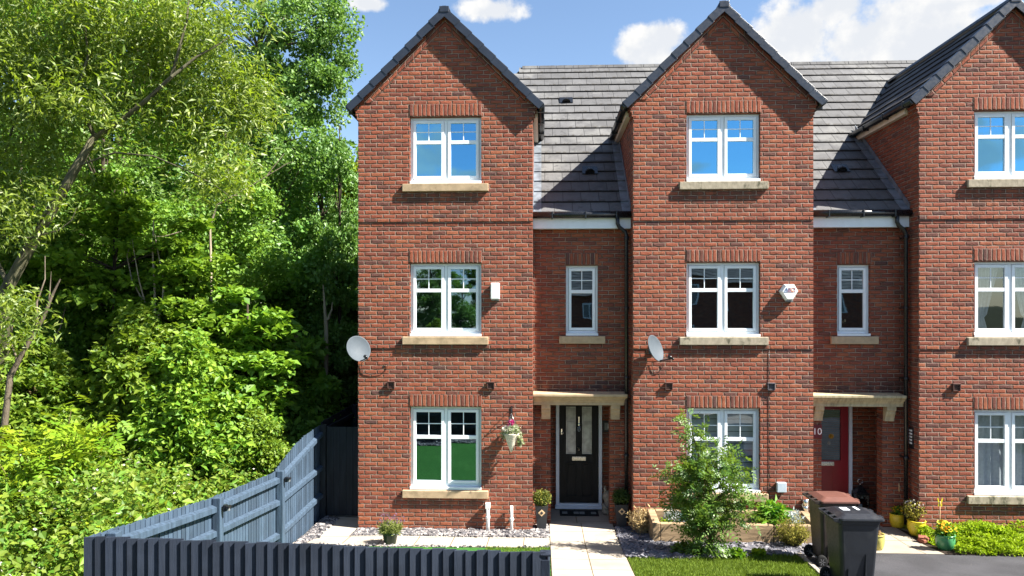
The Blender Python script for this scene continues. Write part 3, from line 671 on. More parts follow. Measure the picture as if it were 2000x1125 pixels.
def paving_mat(name, base, sx, sy, ox=0, oy=0, joint=(.12,.09,.05), dirt=.3):
    k = NT(name); tc = k.n('ShaderNodeTexCoord').outputs['Object']; sp = k.n('ShaderNodeSeparateXYZ'); k.set(sp.inputs[0], tc)
    u = k.math('DIVIDE', k.math('ADD', sp.outputs[0], ox), sx); v = k.math('DIVIDE', k.math('ADD', sp.outputs[1], oy), sy)
    fu, fv = k.math('FRACT', u), k.math('FRACT', v)
    cx = k.n('ShaderNodeCombineXYZ'); k.set(cx.inputs[0], k.math('FLOOR', u)); k.set(cx.inputs[1], k.math('FLOOR', v))
    wn = k.n('ShaderNodeTexWhiteNoise', noise_dimensions='2D'); k.set(wn.inputs['Vector'], cx.outputs[0])
    d = k.math('MINIMUM', k.math('MULTIPLY', k.math('MINIMUM', fu, k.math('SUBTRACT', 1, fu)), sx), k.math('MULTIPLY', k.math('MINIMUM', fv, k.math('SUBTRACT', 1, fv)), sy))
    n1 = k.noise(tc, 3, 6).outputs[0]; n2 = k.noise(tc, 60, 4).outputs[0]
    c = k.mix(wn.outputs['Value'], tuple(x*.9 for x in base), tuple(x*1.08 for x in base))
    c = k.mix(k.smooth(n1, .45, .75, 0, dirt), c, tuple(x*.55 for x in base))
    c = k.mix(k.smooth(n2, .3, .7, 0, .3), c, tuple(x*.8 for x in base))
    jm = k.smooth(d, .004, .010); c = k.mix(k.smooth(k.noise(tc, 1.3, 8, .65).outputs[0], .52, .68, 0, .35), c, tuple(x*.5 for x in base)); c = k.mix(k.smooth(k.noise(tc, 22, 3).outputs[0], .7, .76, 0, .5), c, (.1,.08,.05)); c = k.mix(jm, joint, c)
    k.principled(c, .85, .2, 0, k.bump(k.math('ADD', jm, k.math('MULTIPLY', n2, .3)), .004)); return k.m
def asphalt_mat(name, base):
    k = NT(name); tc = k.n('ShaderNodeTexCoord').outputs['Object']
    n1 = k.noise(tc, 1.5, 6).outputs[0]; n2 = k.noise(tc, 130, 3, .7).outputs[0]; n3 = k.noise(tc, 40, 2).outputs[0]
    c = k.mix(k.smooth(n1, .35, .7), tuple(x*.8 for x in base), tuple(x*1.25 for x in base))
    c = k.mix(k.smooth(n2, .55, .7, 0, .6), c, tuple(x*2.2 for x in base)); c = k.mix(k.smooth(n3, .68, .75, 0, .5), c, (.22,.21,.2))
    k.principled(c, .85, .25, 0, k.bump(n2, .004)); return k.m
def grass_base(name, a, b):
    k = NT(name); tc = k.n('ShaderNodeTexCoord').outputs['Object']
    n1 = k.noise(tc, 2.2, 6).outputs[0]; n2 = k.noise(tc, 90, 4, .7).outputs[0]
    c = k.mix(k.smooth(n1, .3, .7), a, b); c = k.mix(k.smooth(n2, .35, .7), tuple(x*.5 for x in a), c)
    k.principled(c, .9, .1, 0, k.bump(n2, .012)); return k.m
M['ground'] = grass_base('rough_ground', (.035,.045,.015), (.06,.06,.025))
M['lawn'] = grass_base('lawn_green', (.06,.10,.014), (.11,.15,.025))
M['path'] = paving_mat('cream_paving', (.37,.325,.265), .58, .58, -.14, .02)
M['patio'] = paving_mat('cream_patio', (.37,.33,.275), .6, .6, .3, .47)
M['paving2'] = paving_mat('buff_paving', (.33,.285,.23), .9, .9, .25, .3, dirt=.5)
M['asphalt'] = asphalt_mat('asphalt', (.043,.043,.048))
M['road'] = asphalt_mat('road_asphalt', (.05,.05,.052))
M['kerb'] = plain('concrete_edging', (.28,.25,.21), .9, .1, var=.2, scale=8, bump=.002)
YS = [-400, -60, -30, -15, -6.3, -.5, 0, 3, 10, 40, 400]
sheet('ground', -400, 400, YS, M['ground'], -.03)
sheet('road', -60, 60, [-22, -14], M['road'], -.015); sheet('pavement', -60, 60, [-14, -12.2], M['kerb'], -.01)
XP0, XP1 = .14, 1.30
poly_sheet('path', [(XP0, .47), (XP0, -6.6), (XP1, -6.6), (XP1, .47)], M['path'], .012)
poly_sheet('patio', [(-4.12, .95), (-4.12, -1.12), (-.2, -1.08), (XP0-.004, -.98), (XP0-.004, -.38), (-3.2, -.38), (-3.25, .95)], M['patio'], .010)
M['turf'] = grass_base('artificial_turf', (.042,.155,.028), (.065,.2,.04))
poly_sheet('lawn', [(-4.15, -1.12), (-4.15, -6.25), (XP0-.01, -6.25), (XP0-.01, -.985), (-.2, -1.085)], M['turf'], .004)
lawnR = [(XP1+.01, -1.62), (XP1+.01, -6.5), (3.55, -6.5), (4.0, -1.3), (3.6, -1.32), (2.95, -1.5), (2.0, -1.62)]
poly_sheet('lawn', lawnR, M['lawn'], .004)
poly_sheet('slate_bed', [(XP1+.005, .3), (XP1+.005, -1.66), (2.0, -1.66), (2.95, -1.54), (3.6, -1.36), (4.9, -1.16), (4.9, .3)], M['soil'], 0.0)
poly_sheet('gravel_strip', [(-3.3, .02), (-3.3, -.4), (XP0, -.4), (XP0, .3), (-.16, .3), (-.16, .02)], M['soil'], 0.0)
poly_sheet('paving', [(4.92, .485), (4.88, -1.12), (6.35, -1.13), (6.53, .485)], M['paving2'], .010)
poly_sheet('driveway', [(4.02, -1.24), (4.88, -1.125), (12, -1.12), (12, -8), (3.6, -8)], M['asphalt'], .004)
poly_sheet('soil_bed', [(6.35, .45), (6.35, -1.16), (12, -1.2), (12, .02), (6.5, .02)], M['soil'], .016)
mb = MB()
for i in range(9):
    a = (4.0-.055*i, -1.3-.62*i); b = (4.0-.055*(i+1), -1.3-.62*(i+1)+.01)
    c = [(a[0], a[1], gz(a[1])-.02), (a[0]+.06, a[1], gz(a[1])-.02), (b[0]+.06, b[1], gz(b[1])-.02), (b[0], b[1], gz(b[1])-.02)]
    t = [(p[0], p[1], p[2]+.06) for p in c]
    mb.face(t); mb.face([c[0], c[1], t[1], t[0]]); mb.face([c[1], c[2], t[2], t[1]]); mb.face([c[3], c[0], t[0], t[3]])
tag(mb.build('lawn_edging', M['kerb']), None, None, None, 'structure')
poly_sheet('porch_floor', [(-.14, PORCH), (-.14, .474), (1.59, .474), (1.59, PORCH)], M['paving2'], .012); poly_sheet('porch_floor', [(4.75, PORCH), (4.75, .49), (6.5, .49), (6.5, PORCH)], M['paving2'], .013)
# loose stone: slate chips and pale gravel
def chips(name, pts, size, m, seed, flat=.45):
    rg = np.random.default_rng(seed); n = len(pts); P = np.array(pts)
    base = np.array([[x, y, z] for x in (-1, 1) for y in (-1, 1) for z in (-1, 1)], float)
    v = np.repeat(base[None], n, 0)*rg.uniform(.55, 1.25, (n, 8, 1))*np.array([1, .72, flat])
    s = size*rg.lognormal(0, .35, (n, 1, 1)); v *= s*.5
    a = rg.uniform(0, 6.28, n); t = rg.normal(0, .45, n); ca, sa, ct, st_ = np.cos(a), np.sin(a), np.cos(t), np.sin(t)
    x = v[..., 0]; y = v[..., 1]*ct[:, None]-v[..., 2]*st_[:, None]; z = v[..., 1]*st_[:, None]+v[..., 2]*ct[:, None]
    V = np.stack([x*ca[:, None]-y*sa[:, None], x*sa[:, None]+y*ca[:, None], z], -1)+P[:, None, :]
    q = np.array([(0, 1, 3, 2), (4, 6, 7, 5), (0, 4, 5, 1), (2, 3, 7, 6), (0, 2, 6, 4), (1, 5, 7, 3)])
    Fi = (np.arange(n)[:, None, None]*8+q[None]).reshape(-1, 4)
    o = np_mesh(name, V.reshape(-1, 3), Fi, m, rnd=np.repeat(rg.random(n), 6)); return tag(o, None, None, None, 'stuff')
def np_mesh(name, V, Fq, m, parent=None, rnd=None, smooth=False):
    me = bpy.data.meshes.new(name); n, k = Fq.shape
    me.vertices.add(len(V)); me.vertices.foreach_set('co', np.ascontiguousarray(V, np.float32).ravel())
    me.loops.add(n*k); me.loops.foreach_set('vertex_index', Fq.astype(np.int32).ravel())
    me.polygons.add(n); me.polygons.foreach_set('loop_start', np.arange(0, n*k, k, dtype=np.int32))
    try: me.polygons.foreach_set('loop_total', np.full(n, k, np.int32))
    except Exception: pass
    if rnd is not None:
        at = me.attributes.new('rnd', 'FLOAT', 'FACE'); at.data.foreach_set('value', np.ascontiguousarray(rnd, np.float32))
    me.update(calc_edges=True); me.validate()
    me.polygons.foreach_set('use_smooth', np.full(n, smooth, bool))
    if m: me.materials.append(m)
    o = bpy.data.objects.new(name, me); COL.objects.link(o)
    if parent: o.parent = parent
    return o
def chip_mat(name, stops):
    k = NT(name); at = k.n('ShaderNodeAttribute'); at.attribute_name = 'rnd'; tc = k.n('ShaderNodeTexCoord').outputs['Object']
    c = k.ramp(at.outputs['Fac'], stops); c = k.mix(k.smooth(k.noise(tc, 60, 4).outputs[0], .3, .7, 0, .5), c, (.07,.07,.08))
    k.principled(c, .7, .3, 0); return k.m
M['slate'] = chip_mat('slate_chips', [(0, (.06,.062,.078)), (.5, (.13,.13,.155)), (.85, (.2,.195,.22)), (1, (.32,.29,.29))])
M['gravel'] = chip_mat('mixed_gravel', [(0, (.04,.04,.046)), (.4, (.10,.095,.10)), (.68, (.26,.235,.23)), (1, (.5,.47,.44))])
rg = np.random.default_rng(3)
def inside(poly, x, y):
    r = False; j = len(poly)-1
    for i in range(len(poly)):
        (xi, yi), (xj, yj) = poly[i], poly[j]
        if (yi > y) != (yj > y) and x < (xj-xi)*(y-yi)/(yj-yi)+xi: r = not r
        j = i
    return r
def scatter(poly, n, dz=.012):
    x0, x1 = min(p[0] for p in poly), max(p[0] for p in poly); y0, y1 = min(p[1] for p in poly), max(p[1] for p in poly); o = []
    while len(o) < n:
        x, y = rg.uniform(x0, x1), rg.uniform(y0, y1)
        if inside(poly, x, y): o.append((x, y, gz(y)+dz+rg.uniform(0, .012)))
    return o
chips('slate_chippings', scatter([(XP1+.03, .25), (XP1+.02, -1.62), (2.0, -1.64), (2.95, -1.52), (3.6, -1.34), (4.9, -1.18), (4.86, .2)], 9500), .056, M['slate'], 1)
chips('gravel_chippings', scatter([(-3.26, -.01), (-3.3, -.42), (-2.6, -.36), (-1.5, -.40), (XP0-.02, -.39), (XP0-.02, .3), (-.14, .3), (-.16, -.01)], 6500), .034, M['gravel'], 2)
chips('gravel_chippings', scatter([(-4.1, .62), (-4.1, -.9), (-4.0, -1.2), (-3.82, -.6), (-3.8, .62)], 900), .034, M['gravel'], 4)
chips('gravel_chippings', scatter([(-3.9, -1.02), (-3.9, -1.2), (XP0-.02, -1.06), (XP0-.02, -.98), (-.3, -1.04)], 220), .03, M['gravel'], 5)
chips('gravel_chippings', scatter([(-4.0, -5.6), (-4.0, -6.15), (XP0-.1, -6.15), (XP0-.1, -5.6)], 5000), .045, M['gravel'], 6)
# ------------------------------------------------------------------ leaves
def frames(rg, n, up, d_bias=None, droop=0.0):
    nv = rg.normal(0, 1, (n, 3)); nv[:, 2] = np.abs(nv[:, 2])*.6+up; nv /= np.linalg.norm(nv, axis=1)[:, None]
    r = rg.normal(0, 1, (n, 3))
    if d_bias is not None: r += d_bias
    d = r-nv*np.sum(r*nv, 1)[:, None]; d /= np.linalg.norm(d, axis=1)[:, None]+1e-9
    if droop: d[:, 2] -= droop; d /= np.linalg.norm(d, axis=1)[:, None]; nv = nv-d*np.sum(nv*d, 1)[:, None]; nv /= np.linalg.norm(nv, axis=1)[:, None]+1e-9
    return d, np.cross(d, nv), nv
def leaves(name, P, size, wid, m, parent, rg, up=.7, droop=.0, fold=.12, jit=.3, d_bias=None, rnd=None):
    P = np.asarray(P, float); n = len(P); d, s, nv = frames(rg, n, up, d_bias, droop)
    Ls = (size*np.clip(rg.normal(1, jit, n), .4, 1.8))[:, None]
    a, b, c, e = P, P+d*Ls*.48+s*Ls*wid*.5+nv*Ls*fold, P+d*Ls, P+d*Ls*.48-s*Ls*wid*.5+nv*Ls*fold
    V = np.stack([a, b, c, e], 1).reshape(-1, 3); Fq = np.arange(4*n).reshape(n, 4)
    return np_mesh(name, V, Fq, m, parent, rnd if rnd is not None else rg.random(n))
def pinnate(name, C, rl, ls, lw, pairs, m, parent, rg, up=.8, droop=.15, d_bias=None):
    """compound leaves: pairs of leaflets along a stalk at each point of C"""
    C = np.asarray(C, float); n = len(C); d, s, nv = frames(rg, n, up, d_bias, droop); Ps, D, Sd, Nv, Rn = [], [], [], [], []
    rl_ = (rl*np.clip(rg.normal(1, .25, n), .5, 1.6))[:, None]; rn = rg.random(n)
    for k in range(pairs):
        t = (k+.6)/pairs
        for sg in (-1, 1):
            Ps.append(C+d*rl_*t+nv*rl_*(-.18*t*t)); q = d*.55+s*sg*.85; D.append(q/np.linalg.norm(q, axis=1)[:, None]); Nv.append(nv); Rn.append(rn)
    Ps.append(C+d*rl_*1.0+nv*rl_*-.18); D.append(d); Nv.append(nv); Rn.append(rn)
    P = np.concatenate(Ps); D = np.concatenate(D); N = np.concatenate(Nv); N = N+rg.normal(0, .18, N.shape); Rn = np.concatenate(Rn)
    Sx = np.cross(D, N); Sx /= np.linalg.norm(Sx, axis=1)[:, None]; Ls = (ls*np.clip(rg.normal(1, .2, len(P)), .5, 1.5))[:, None]
    V = np.stack([P, P+D*Ls*.45+Sx*Ls*lw*.5, P+D*Ls, P+D*Ls*.45-Sx*Ls*lw*.5], 1).reshape(-1, 3)
    return np_mesh(name, V, np.arange(len(V)).reshape(-1, 4), m, parent, np.clip(Rn+rg.normal(0, .1, len(Rn)), 0, 1))
def clump_points(rg, cen, rad, n, flat=.75, shell=.25):
    u = rg.normal(0, 1, (n, 3)); u /= np.linalg.norm(u, axis=1)[:, None]; r = rg.random(n)**(1/3)*(1-shell)+shell*rg.random(n)
    return np.asarray(cen)+u*r[:, None]*rad*np.array([1, 1, flat])
def bez(a, b, sag, n=5):
    a, b = Vector(a), Vector(b); m = (a+b)/2+Vector(sag); return [a.lerp(m, t).lerp(m.lerp(b, t), t) for t in (i/(n-1) for i in range(n))]
def crown(rg, lobes, dens, crad, path, leaffn, bark, root, trunk_r, shell=.55, branch=.6, flat=.75, twig=.014):
    """lobes: (centre, radii, clumps). Fills each lobe with leaf clumps near its skin, and limbs that reach them."""
    cl = []
    for cen, rad, n in lobes:
        u = rg.normal(0, 1, (n, 3)); u /= np.linalg.norm(u, axis=1)[:, None]
        r = shell+(1-shell)*rg.random(n)**.6; r *= 1+rg.normal(0, .12, n)
        cl += [(np.array(cen)+u[i]*r[i]*np.array(rad)) for i in range(n)]
    P = []
    for c in cl: P.append(clump_points(rg, c, crad*rg.uniform(.6, 1.35), int(dens*rg.uniform(.5, 1.5)), flat))
    P = np.concatenate(P)
    leaffn(P, root)
    mb = MB(); pp = [Vector(p) for p, _ in path]
    if trunk_r: mb.tube(pp, [r for _, r in path], 9)
    for c in cl:
        if rg.random() > branch: continue
        c = Vector(c); cand = [p for p in pp[1:] if p.z < c.z+.2] or [pp[-1]]
        p = min(cand, key=lambda q: (q-c).length); ln = (c-p).length
        r0 = min(.05, .008+.011*ln)
        mb.tube(bez(p, c, (rg.normal(0, .08)*ln, rg.normal(0, .08)*ln, .12*ln)), [r0, r0*.8, r0*.6, r0*.42, twig*.4], 5, False)
    if mb.f: mb.build('trunk', bark, root)
    return cl
def leaf_fn(rg, size, wid, m, up=.7, droop=0.0, jit=.3, name='crown', d_bias=None):
    return lambda P, root: leaves(name, P, size, wid, m, root, rg, up, droop, jit=jit, d_bias=d_bias)
def copy_tree(o, parent=None):
    c = o.copy(); COL.objects.link(c); c.parent = parent
    for ch in list(o.children): copy_tree(ch, c)
    return c
# ------------------------------------------------------------------ fences
FX = -4.11
posts = [(.64, 1.76), (-1.56, 1.38), (-3.73, 1.52), (-5.93, 1.76)]
def top_z(Y):
    pts = [(-6.3, 1.80), (-5.55, 1.71), (-4.86, 1.63), (-3.83, 1.52), (-1.7, 1.37), (-1.25, 1.49), (-.86, 1.60), (-.29, 1.70), (.64, 1.75), (9, 1.8)]
    for (a, za), (b, zb) in zip(pts, pts[1:]):
        if Y <= b: return za+(zb-za)*(Y-a)/(b-a)
    return 1.8
SF = empty('garden_fence', (FX, 0, 0), 'blue grey close boarded fence running back along the brambles to the gate', 'fence', 'navy garden fences')
rg_ = random.Random(4); mb = MB(); y = -6.22
while y < .6:
    y1 = y+.094; z = (top_z(y)+top_z(y1))/2+rg_.uniform(-.006, .006); x = -.055+rg_.uniform(-.002, .002)
    mb.prism([(x-.016, y), (x, y), (x-.008, y1+.012), (x-.014, y1+.012)][::-1], 'z', gz(y)-.05, z); y = y1
mb.build('board_panel', M['navy_boards'], SF)
for (ya, za), (yb, zb) in zip(posts[1:], posts):
    for f in (.14, .62, 1.1):
        mb = MB(); z0, z1 = za-f-.02+(.0 if f > .2 else .02), zb-f-(.0 if yb < 0 else .02)
        if f > .2: z0, z1 = gz(ya)+(.8 if f < 1 else .28), gz(yb)+(.8 if f < 1 else .28)+(.17 if yb > 0 else 0)
        a, b = ya+.05, yb-.05
        c = [(-.05, a, z0-.045), (.012, a, z0-.045), (.012, a, z0+.02), (-.05, a, z0+.045)]; e = [(p[0], b, p[2]+z1-z0) for p in c]
        for i in range(4): mb.face([c[i], c[(i+1) % 4], e[(i+1) % 4], e[i]])
        mb.face(c[::-1]); mb.face(e); mb.build('rail', M['navy'], SF)
for k, (Y, z) in enumerate(posts):
    mb = MB(); mb.box(-.05, .055, Y-.052, Y+.052, gz(Y)-.1, z-.004*k); mb.build('fence_post', M['navy'] if k else M['navy_gate'], SF, .008)
BF = empty('garden_fence', (FX, 2.9, 0), 'dark shaded fence running back behind the gate beside the house', 'fence', 'navy garden fences')
mb = MB(); y = .72
while y < 7.5: mb.box(-.07, -.052, y-2.9, y-2.9+.094, -.05, 1.80+rg_.uniform(-.01, .01)+.02*(y-.7)); y += .099
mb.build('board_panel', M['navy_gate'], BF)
for zz in (.4, 1.0, 1.6):
    mb = MB(); mb.box(-.05, .0, -2.15, 4.5, zz, zz+.08); mb.build('rail', M['navy_gate'], BF)
for yy in (-.02, 2.3):
    mb = MB(); mb.box(-.05, .055, yy-.05, yy+.05, -.1, 1.86); mb.build('fence_post', M['navy_gate'], BF, .008)
GT = empty('garden_gate', (-3.7, .66, 0), 'tall dark boarded gate between the fence post and the house corner', 'gate')
mb = MB(); xs = np.linspace(-.345, .40, 7)
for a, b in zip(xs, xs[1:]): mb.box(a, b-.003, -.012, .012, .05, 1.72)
mb.build('board_panel', M['navy_gate'], GT, .003)
mb = MB()
for z in (.25, .95, 1.55): mb.box(-.34, .395, .013, .05, z, z+.1)
mb.build('ledge', M['navy_gate'], GT, .004)
# front fence: feather edged boards seen from the street
FF = empty('garden_fence', (-2.0, -6.28, gz(-6.28)), 'low dark navy feather edged fence across the front of the garden', 'fence', 'navy garden fences')
mb = MB(); n = 42; wd = (4.17+.0)/n; z0 = -.1
for i in range(n):
    xa = -2.15+i*wd; t = i/n; z1 = (1.815-.095*t)-gz(-6.28)+rg_.uniform(-.008, .008); th_ = rg_.uniform(-.005, .004)
    mb.prism([(xa, -.033+th_), (xa+wd+.016, -.0045+th_), (xa+wd+.016, -.0005), (xa, -.006)], 'z', z0, z1)
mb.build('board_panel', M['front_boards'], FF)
for z in (.25, .75, 1.12):
    mb = MB(); mb.box(-2.1, 2.0, .012, .06, z-.04, z+.04); mb.build('rail', M['navy'], FF, .006)
for x in (-2.13, -.05, 2.03):
    mb = MB(); mb.box(x-.045, x+.045, .062 if x < 2 else -.02, .16 if x < 2 else .09, -.1, 1.26-.022*(x+2)); mb.build('fence_post', M['navy_front'], FF, .008)
mb = MB(); mb.box(1.985, 2.085, -.026, .1, 1.20, 1.222); mb.build('post_cap', M['navy_front'], FF, .006)
for Y, z, lb in ((-1.56, 1.22, 'small black solar light on the fence post nearer the gate'), (-3.73, 1.36, 'small black solar light on the fence post nearer the street')):
    o = empty('solar_light', (FX+.075, Y, z), lb, 'light', 'solar lights on the fence posts')
    mb = MB(); mb.box(0, .045, -.03, .03, -.02, .06); mb.box(.045, .085, -.04, .04, .02, .05); mb.build('housing', M['black'], o, .006)
    mb = MB(); mb.box(.048, .075, -.02, .02, -.015, .019); mb.build('lens', M['plaque_face'], o)
# ------------------------------------------------------------------ things on the walls
def dish(X, Z, az, el, label, cab):
    o = empty('satellite_dish', (X, -.02, Z), label, 'satellite dish', 'satellite dishes on the house corners')
    nrm = Vector((math.sin(az)*math.cos(el), -math.cos(az)*math.cos(el), math.sin(el)))
    c = Vector((.0, -.2, 0)); q = nrm.to_track_quat('Z', 'Y').to_matrix().to_4x4(); T = Matrix.Translation(c) @ q
    mb = MB(); prof = [(r*.222, .055*r*r) for r in (.02, .2, .4, .6, .8, .95, 1)]+[(.226, .05), (.224, .043)]+[(r*.222, .055*r*r-.012) for r in (.95, .8, .6, .4, .2, .02)]
    mb.lathe(prof, 36, T @ Matrix.Diagonal((1, 1.06, 1, 1))); mb.build('reflector', M['dish'], o)
    right = Vector((math.cos(az), math.sin(az), 0)); dn = nrm.cross(right); dn = dn if dn.z < 0 else -dn
    s0 = c+dn*.225+nrm*.045; s1 = c+dn*.25+nrm*.28
    mb = MB(); mb.tube([s0, s0.lerp(s1, .5)+dn*.01, s1], .011, 8); mb.build('feed_arm', M['black'], o)
    mb = MB(); mb.tube([s1, s1-(nrm*.05+dn*.045)], [.022, .03], 12); mb.tube([s1+dn*.01, s1+nrm*.03+dn*.035], [.016, .014], 8); mb.build('receiver', M['black'], o)
    mb = MB(); mb.tube([(0, 0.018, -.02), (0, -.08, -.02), c-nrm*.06, c-nrm*.012], .017, 8); mb.box(-.05, .05, .0, .019, -.1, .06); mb.build('wall_bracket', M['dish'], o, .004)
    mb = MB(); mb.tube([s1+dn*.02]+[Vector(p) for p in cab], .0045, 6, False); mb.build('cable', M['black'], o)
dish(-3.235, 3.22, R(40), R(22), 'round grey satellite dish at the left corner beside the trees', [(.02, .005, -.25), (.025, .008, -.38), (.07, .008, -.43), (.2, .008, -.46), (.38, .008, -.43), (.47, .008, -.36), (.49, .008, -.28), (.44, .008, -.26), (.45, .008, -.3)])
dish(1.93, 3.24, R(52), R(20), 'narrow looking satellite dish on the middle house right of the drainpipe', [(.0, .005, -.25), (.02, .008, -.36), (.06, .008, -.42), (.12, .008, -.42), (.2, .008, -.32), (.18, .008, -.27)])
o = empty('alarm_box', (-.82, 0, 4.25), 'plain white rectangular alarm box between the first floor window and the corner', 'alarm box')
mb = MB(); mb.box(-.08, .08, -.085, -.018, -.145, .145); mb.build('cover', M['box_white'], o, .014, seg=3)
mb = MB(); mb.box(-.07, .07, -.02, 0, -.17, .135); mb.build('back_plate', M['plaque_face'], o, .004)
o = empty('alarm_box', (4.29, 0, 4.22), 'white hexagonal alarm box with a blue and orange logo on the middle house', 'alarm box')
hexp = [(-.075, .135), (.085, .135), (.155, .02), (.06, -.135), (-.05, -.135), (-.15, .02)]
mb = MB(); mb.prism([(x*1.05, z*1.05) for x, z in hexp], 'y', -.05, -.0); b = len(mb.v)
f0 = [(x*1.05, -.05, z*1.05) for x, z in hexp]; f1 = [(x*.86+.006, -.10, z*.86) for x, z in hexp]
for i in range(6): mb.face([f0[i], f0[(i+1) % 6], f1[(i+1) % 6], f1[i]])
mb.face(f1); mb.build('cover', M['box_white'], o, .006)
mb = MB(); mb.box(-.05, .07, -.075, -.004, -.162, -.143); mb.build('strobe', M['plaque_face'], o, .004)
for ch, x, mm in (('A', -.062, 'logo_blue'), ('B', -.008, 'logo_red'), ('C', .043, 'logo_orange')):
    text_mesh('letter', ch, .085, M[mm], o, (x, -.102, .045), (R(90), 0, 0), .0015, .15)
for a, b, mm in ((-.1, -.04, 'logo_blue'), (-.04, .02, 'logo_red'), (.02, .065, 'logo_orange')):
    mb = MB(); mb.box(a, b, -.1032, -.1, .003, .012); mb.build('logo_bar', M[mm], o)
mb = MB(); mb.box(.078, .092, -.1032, -.1, .04, .075); mb.box(.078, .09, -.1032, -.1, .005, .02); mb.build('logo_bar', M['logo_red'], o)
o = empty('utility_box', (4.17, 0, .83), 'small grey utility box on a cable low on the middle house wall', 'utility box')
mb = MB(); mb.box(-.08, .08, -.07, 0, -.085, .085); mb.build('cover', M['box_grey'], o, .008)
mb = MB(); mb.tube([(-.2, -.006, 2.42), (-.21, -.006, 1.9), (-.2, -.006, .6), (-.2, -.006, .1), (-.205, -.008, -.12), (-.19, -.008, -.2), (-.12, -.008, -.235), (-.03, -.008, -.2), (.0, -.02, -.08)], .0036, 6); mb.build('cable', M['black'], o)
o = empty('outdoor_light', (4.58, 0, .52), 'silver cylinder light on the wall just left of the brown lidded bin', 'light')
mb = MB(); mb.tube([(0, 0, 0), (0, -.05, 0)], .06, 16); mb.tube([(0, -.04, .0), (0, -.04, .11)], .05, 16); mb.tube([(0, -.04, -.1), (0, -.04, -.0)], .046, 16); mb.build('housing', M['chrome'], o)
for X, z, lb, r in ((-.95, .50, 'taller white waste pipe with a square top against the wall', .032), (-.53, .46, 'shorter white waste pipe with a coupling beside the topiary pot', .026)):
    o = empty('waste_pipe', (X, -.06, 0), lb, 'pipe', 'white pipes rising from the gravel')
    mb = MB(); mb.tube([(0, 0, -.05), (0, 0, z)], r, 14); mb.build('pipe', M['white_plastic'], o)
    mb = MB(); zc = .25 if r > .03 else .22
    mb.tube([(0, 0, zc-.02), (0, 0, zc+.03)], r+.009, 14)
    if r > .03: mb.box(-.042, .042, -.04, .05, z-.09, z+.004)
    else: mb.tube([(-.02, 0, zc), (.045, 0, zc)], .012, 8); mb.box(-.02, .02, .02, .06, zc-.01, zc+.01)
    mb.build('coupling', M['white_plastic'], o, .003)
o = empty('house_number', (1.345, PORCH, 1.64), 'black plaque with the number 12 on the porch wall beside the black door', 'number plaque')
mb = MB(); mb.box(-.15, .15, -.02, 0, -.115, .115); mb.build('plaque', M['slate_plaque'], o, .005)
mb = MB(); mb.box(-.11, .11, -.024, -.0195, -.07, .07); mb.build('plaque_face', M['plaque_face'], o)
text_mesh('digits', '12', .12, M['white_paint'], o, (-.01, -.0255, 0), (R(90), 0, 0))
o = empty('house_number', (4.985, REC, 1.72), 'dark red plaque with the number 10 on the brick pier by the red door', 'number plaque')
mb = MB(); mb.box(-.1, .075, -.018, 0, -.12, .12); mb.build('plaque', M['maroon'], o, .004)
text_mesh('digits', '10', .17, M['white_paint'], o, (-.012, -.0195, 0), (R(90), 0, 0))
o = empty('bell_plate', (6.53, .24, 1.66), 'narrow black plate with five white bars beside the right drainpipe', 'wall plate')
mb = MB(); mb.box(-.02, 0, -.07, .07, -.19, .19); mb.build('plate', M['slate_plaque'], o, .003)
mb = MB()
for k in range(5): mb.box(-.024, -.0195, -.05, .05, .115-k*.055, .145-k*.055)
mb.build('bar', M['white_paint'], o)
o = empty('doorbell', (.305, PORCH, 1.62), 'small white doorbell left of the black door', 'doorbell')
mb = MB(); mb.box(-.02, .02, -.02, 0, -.045, .045); mb.build('plate', M['box_white'], o, .006)
mb = MB(); mb.tube([(0, -.019, .0), (0, -.026, 0)], .012, 12); mb.build('button', M['plaque_face'], o)
# hanging basket
o = empty('hanging_basket', (-.53, 0, 2.15), 'white cone hanging basket with trailing flowers on a black wall hook', 'hanging basket')
mb = MB(); mb.box(-.016, .016, -.012, 0, -.2, .06); mb.tube([(0, -.01, .02), (0, -.1, .05), (0, -.19, .03), (0, -.2, -.03), (0, -.185, -.04)], .008, 8); mb.tube([(0, -.01, -.15), (0, -.08, -.03), (0, -.13, .035)], .006, 6); mb.build('hook', M['black'], o, .002)
mb = MB()
for k in range(3):
    t = k*2.1+.4; mb.tube([(0, -.19, -.035), (.14*math.cos(t), -.19+.14*math.sin(t), -.40)], .003, 5)
mb.build('chain', M['chrome'], o)
mb = MB(); mb.lathe([(.008, -.72), (.03, -.68), (.075, -.56), (.115, -.45), (.14, -.40), (.145, -.385), (.13, -.385), (.1, -.44)], 20, Matrix.Translation((0, -.19, 0))); mb.build('basket', M['white_pot'], o)
rg = np.random.default_rng(11)
P = np.concatenate([clump_points(rg, (0, -.19, -.34), .17, 420, .6), clump_points(rg, (.13, -.2, -.46), .09, 130, 1.6), clump_points(rg, (-.12, -.2, -.4), .08, 90, 1.2), clump_points(rg, (.16, -.2, -.56), .04, 40, 1.6)])
leaves('foliage', P, .05, .6, L['basketleaf'], o, rg, .5)
leaves('flower', clump_points(rg, (0.0, -.22, -.2), .05, 60, .8), .04, .9, L['pink'], o, rg, .3)
leaves('flower', clump_points(rg, (-.08, -.24, -.3), .10, 60, .6), .035, .9, L['petal'], o, rg, .3)
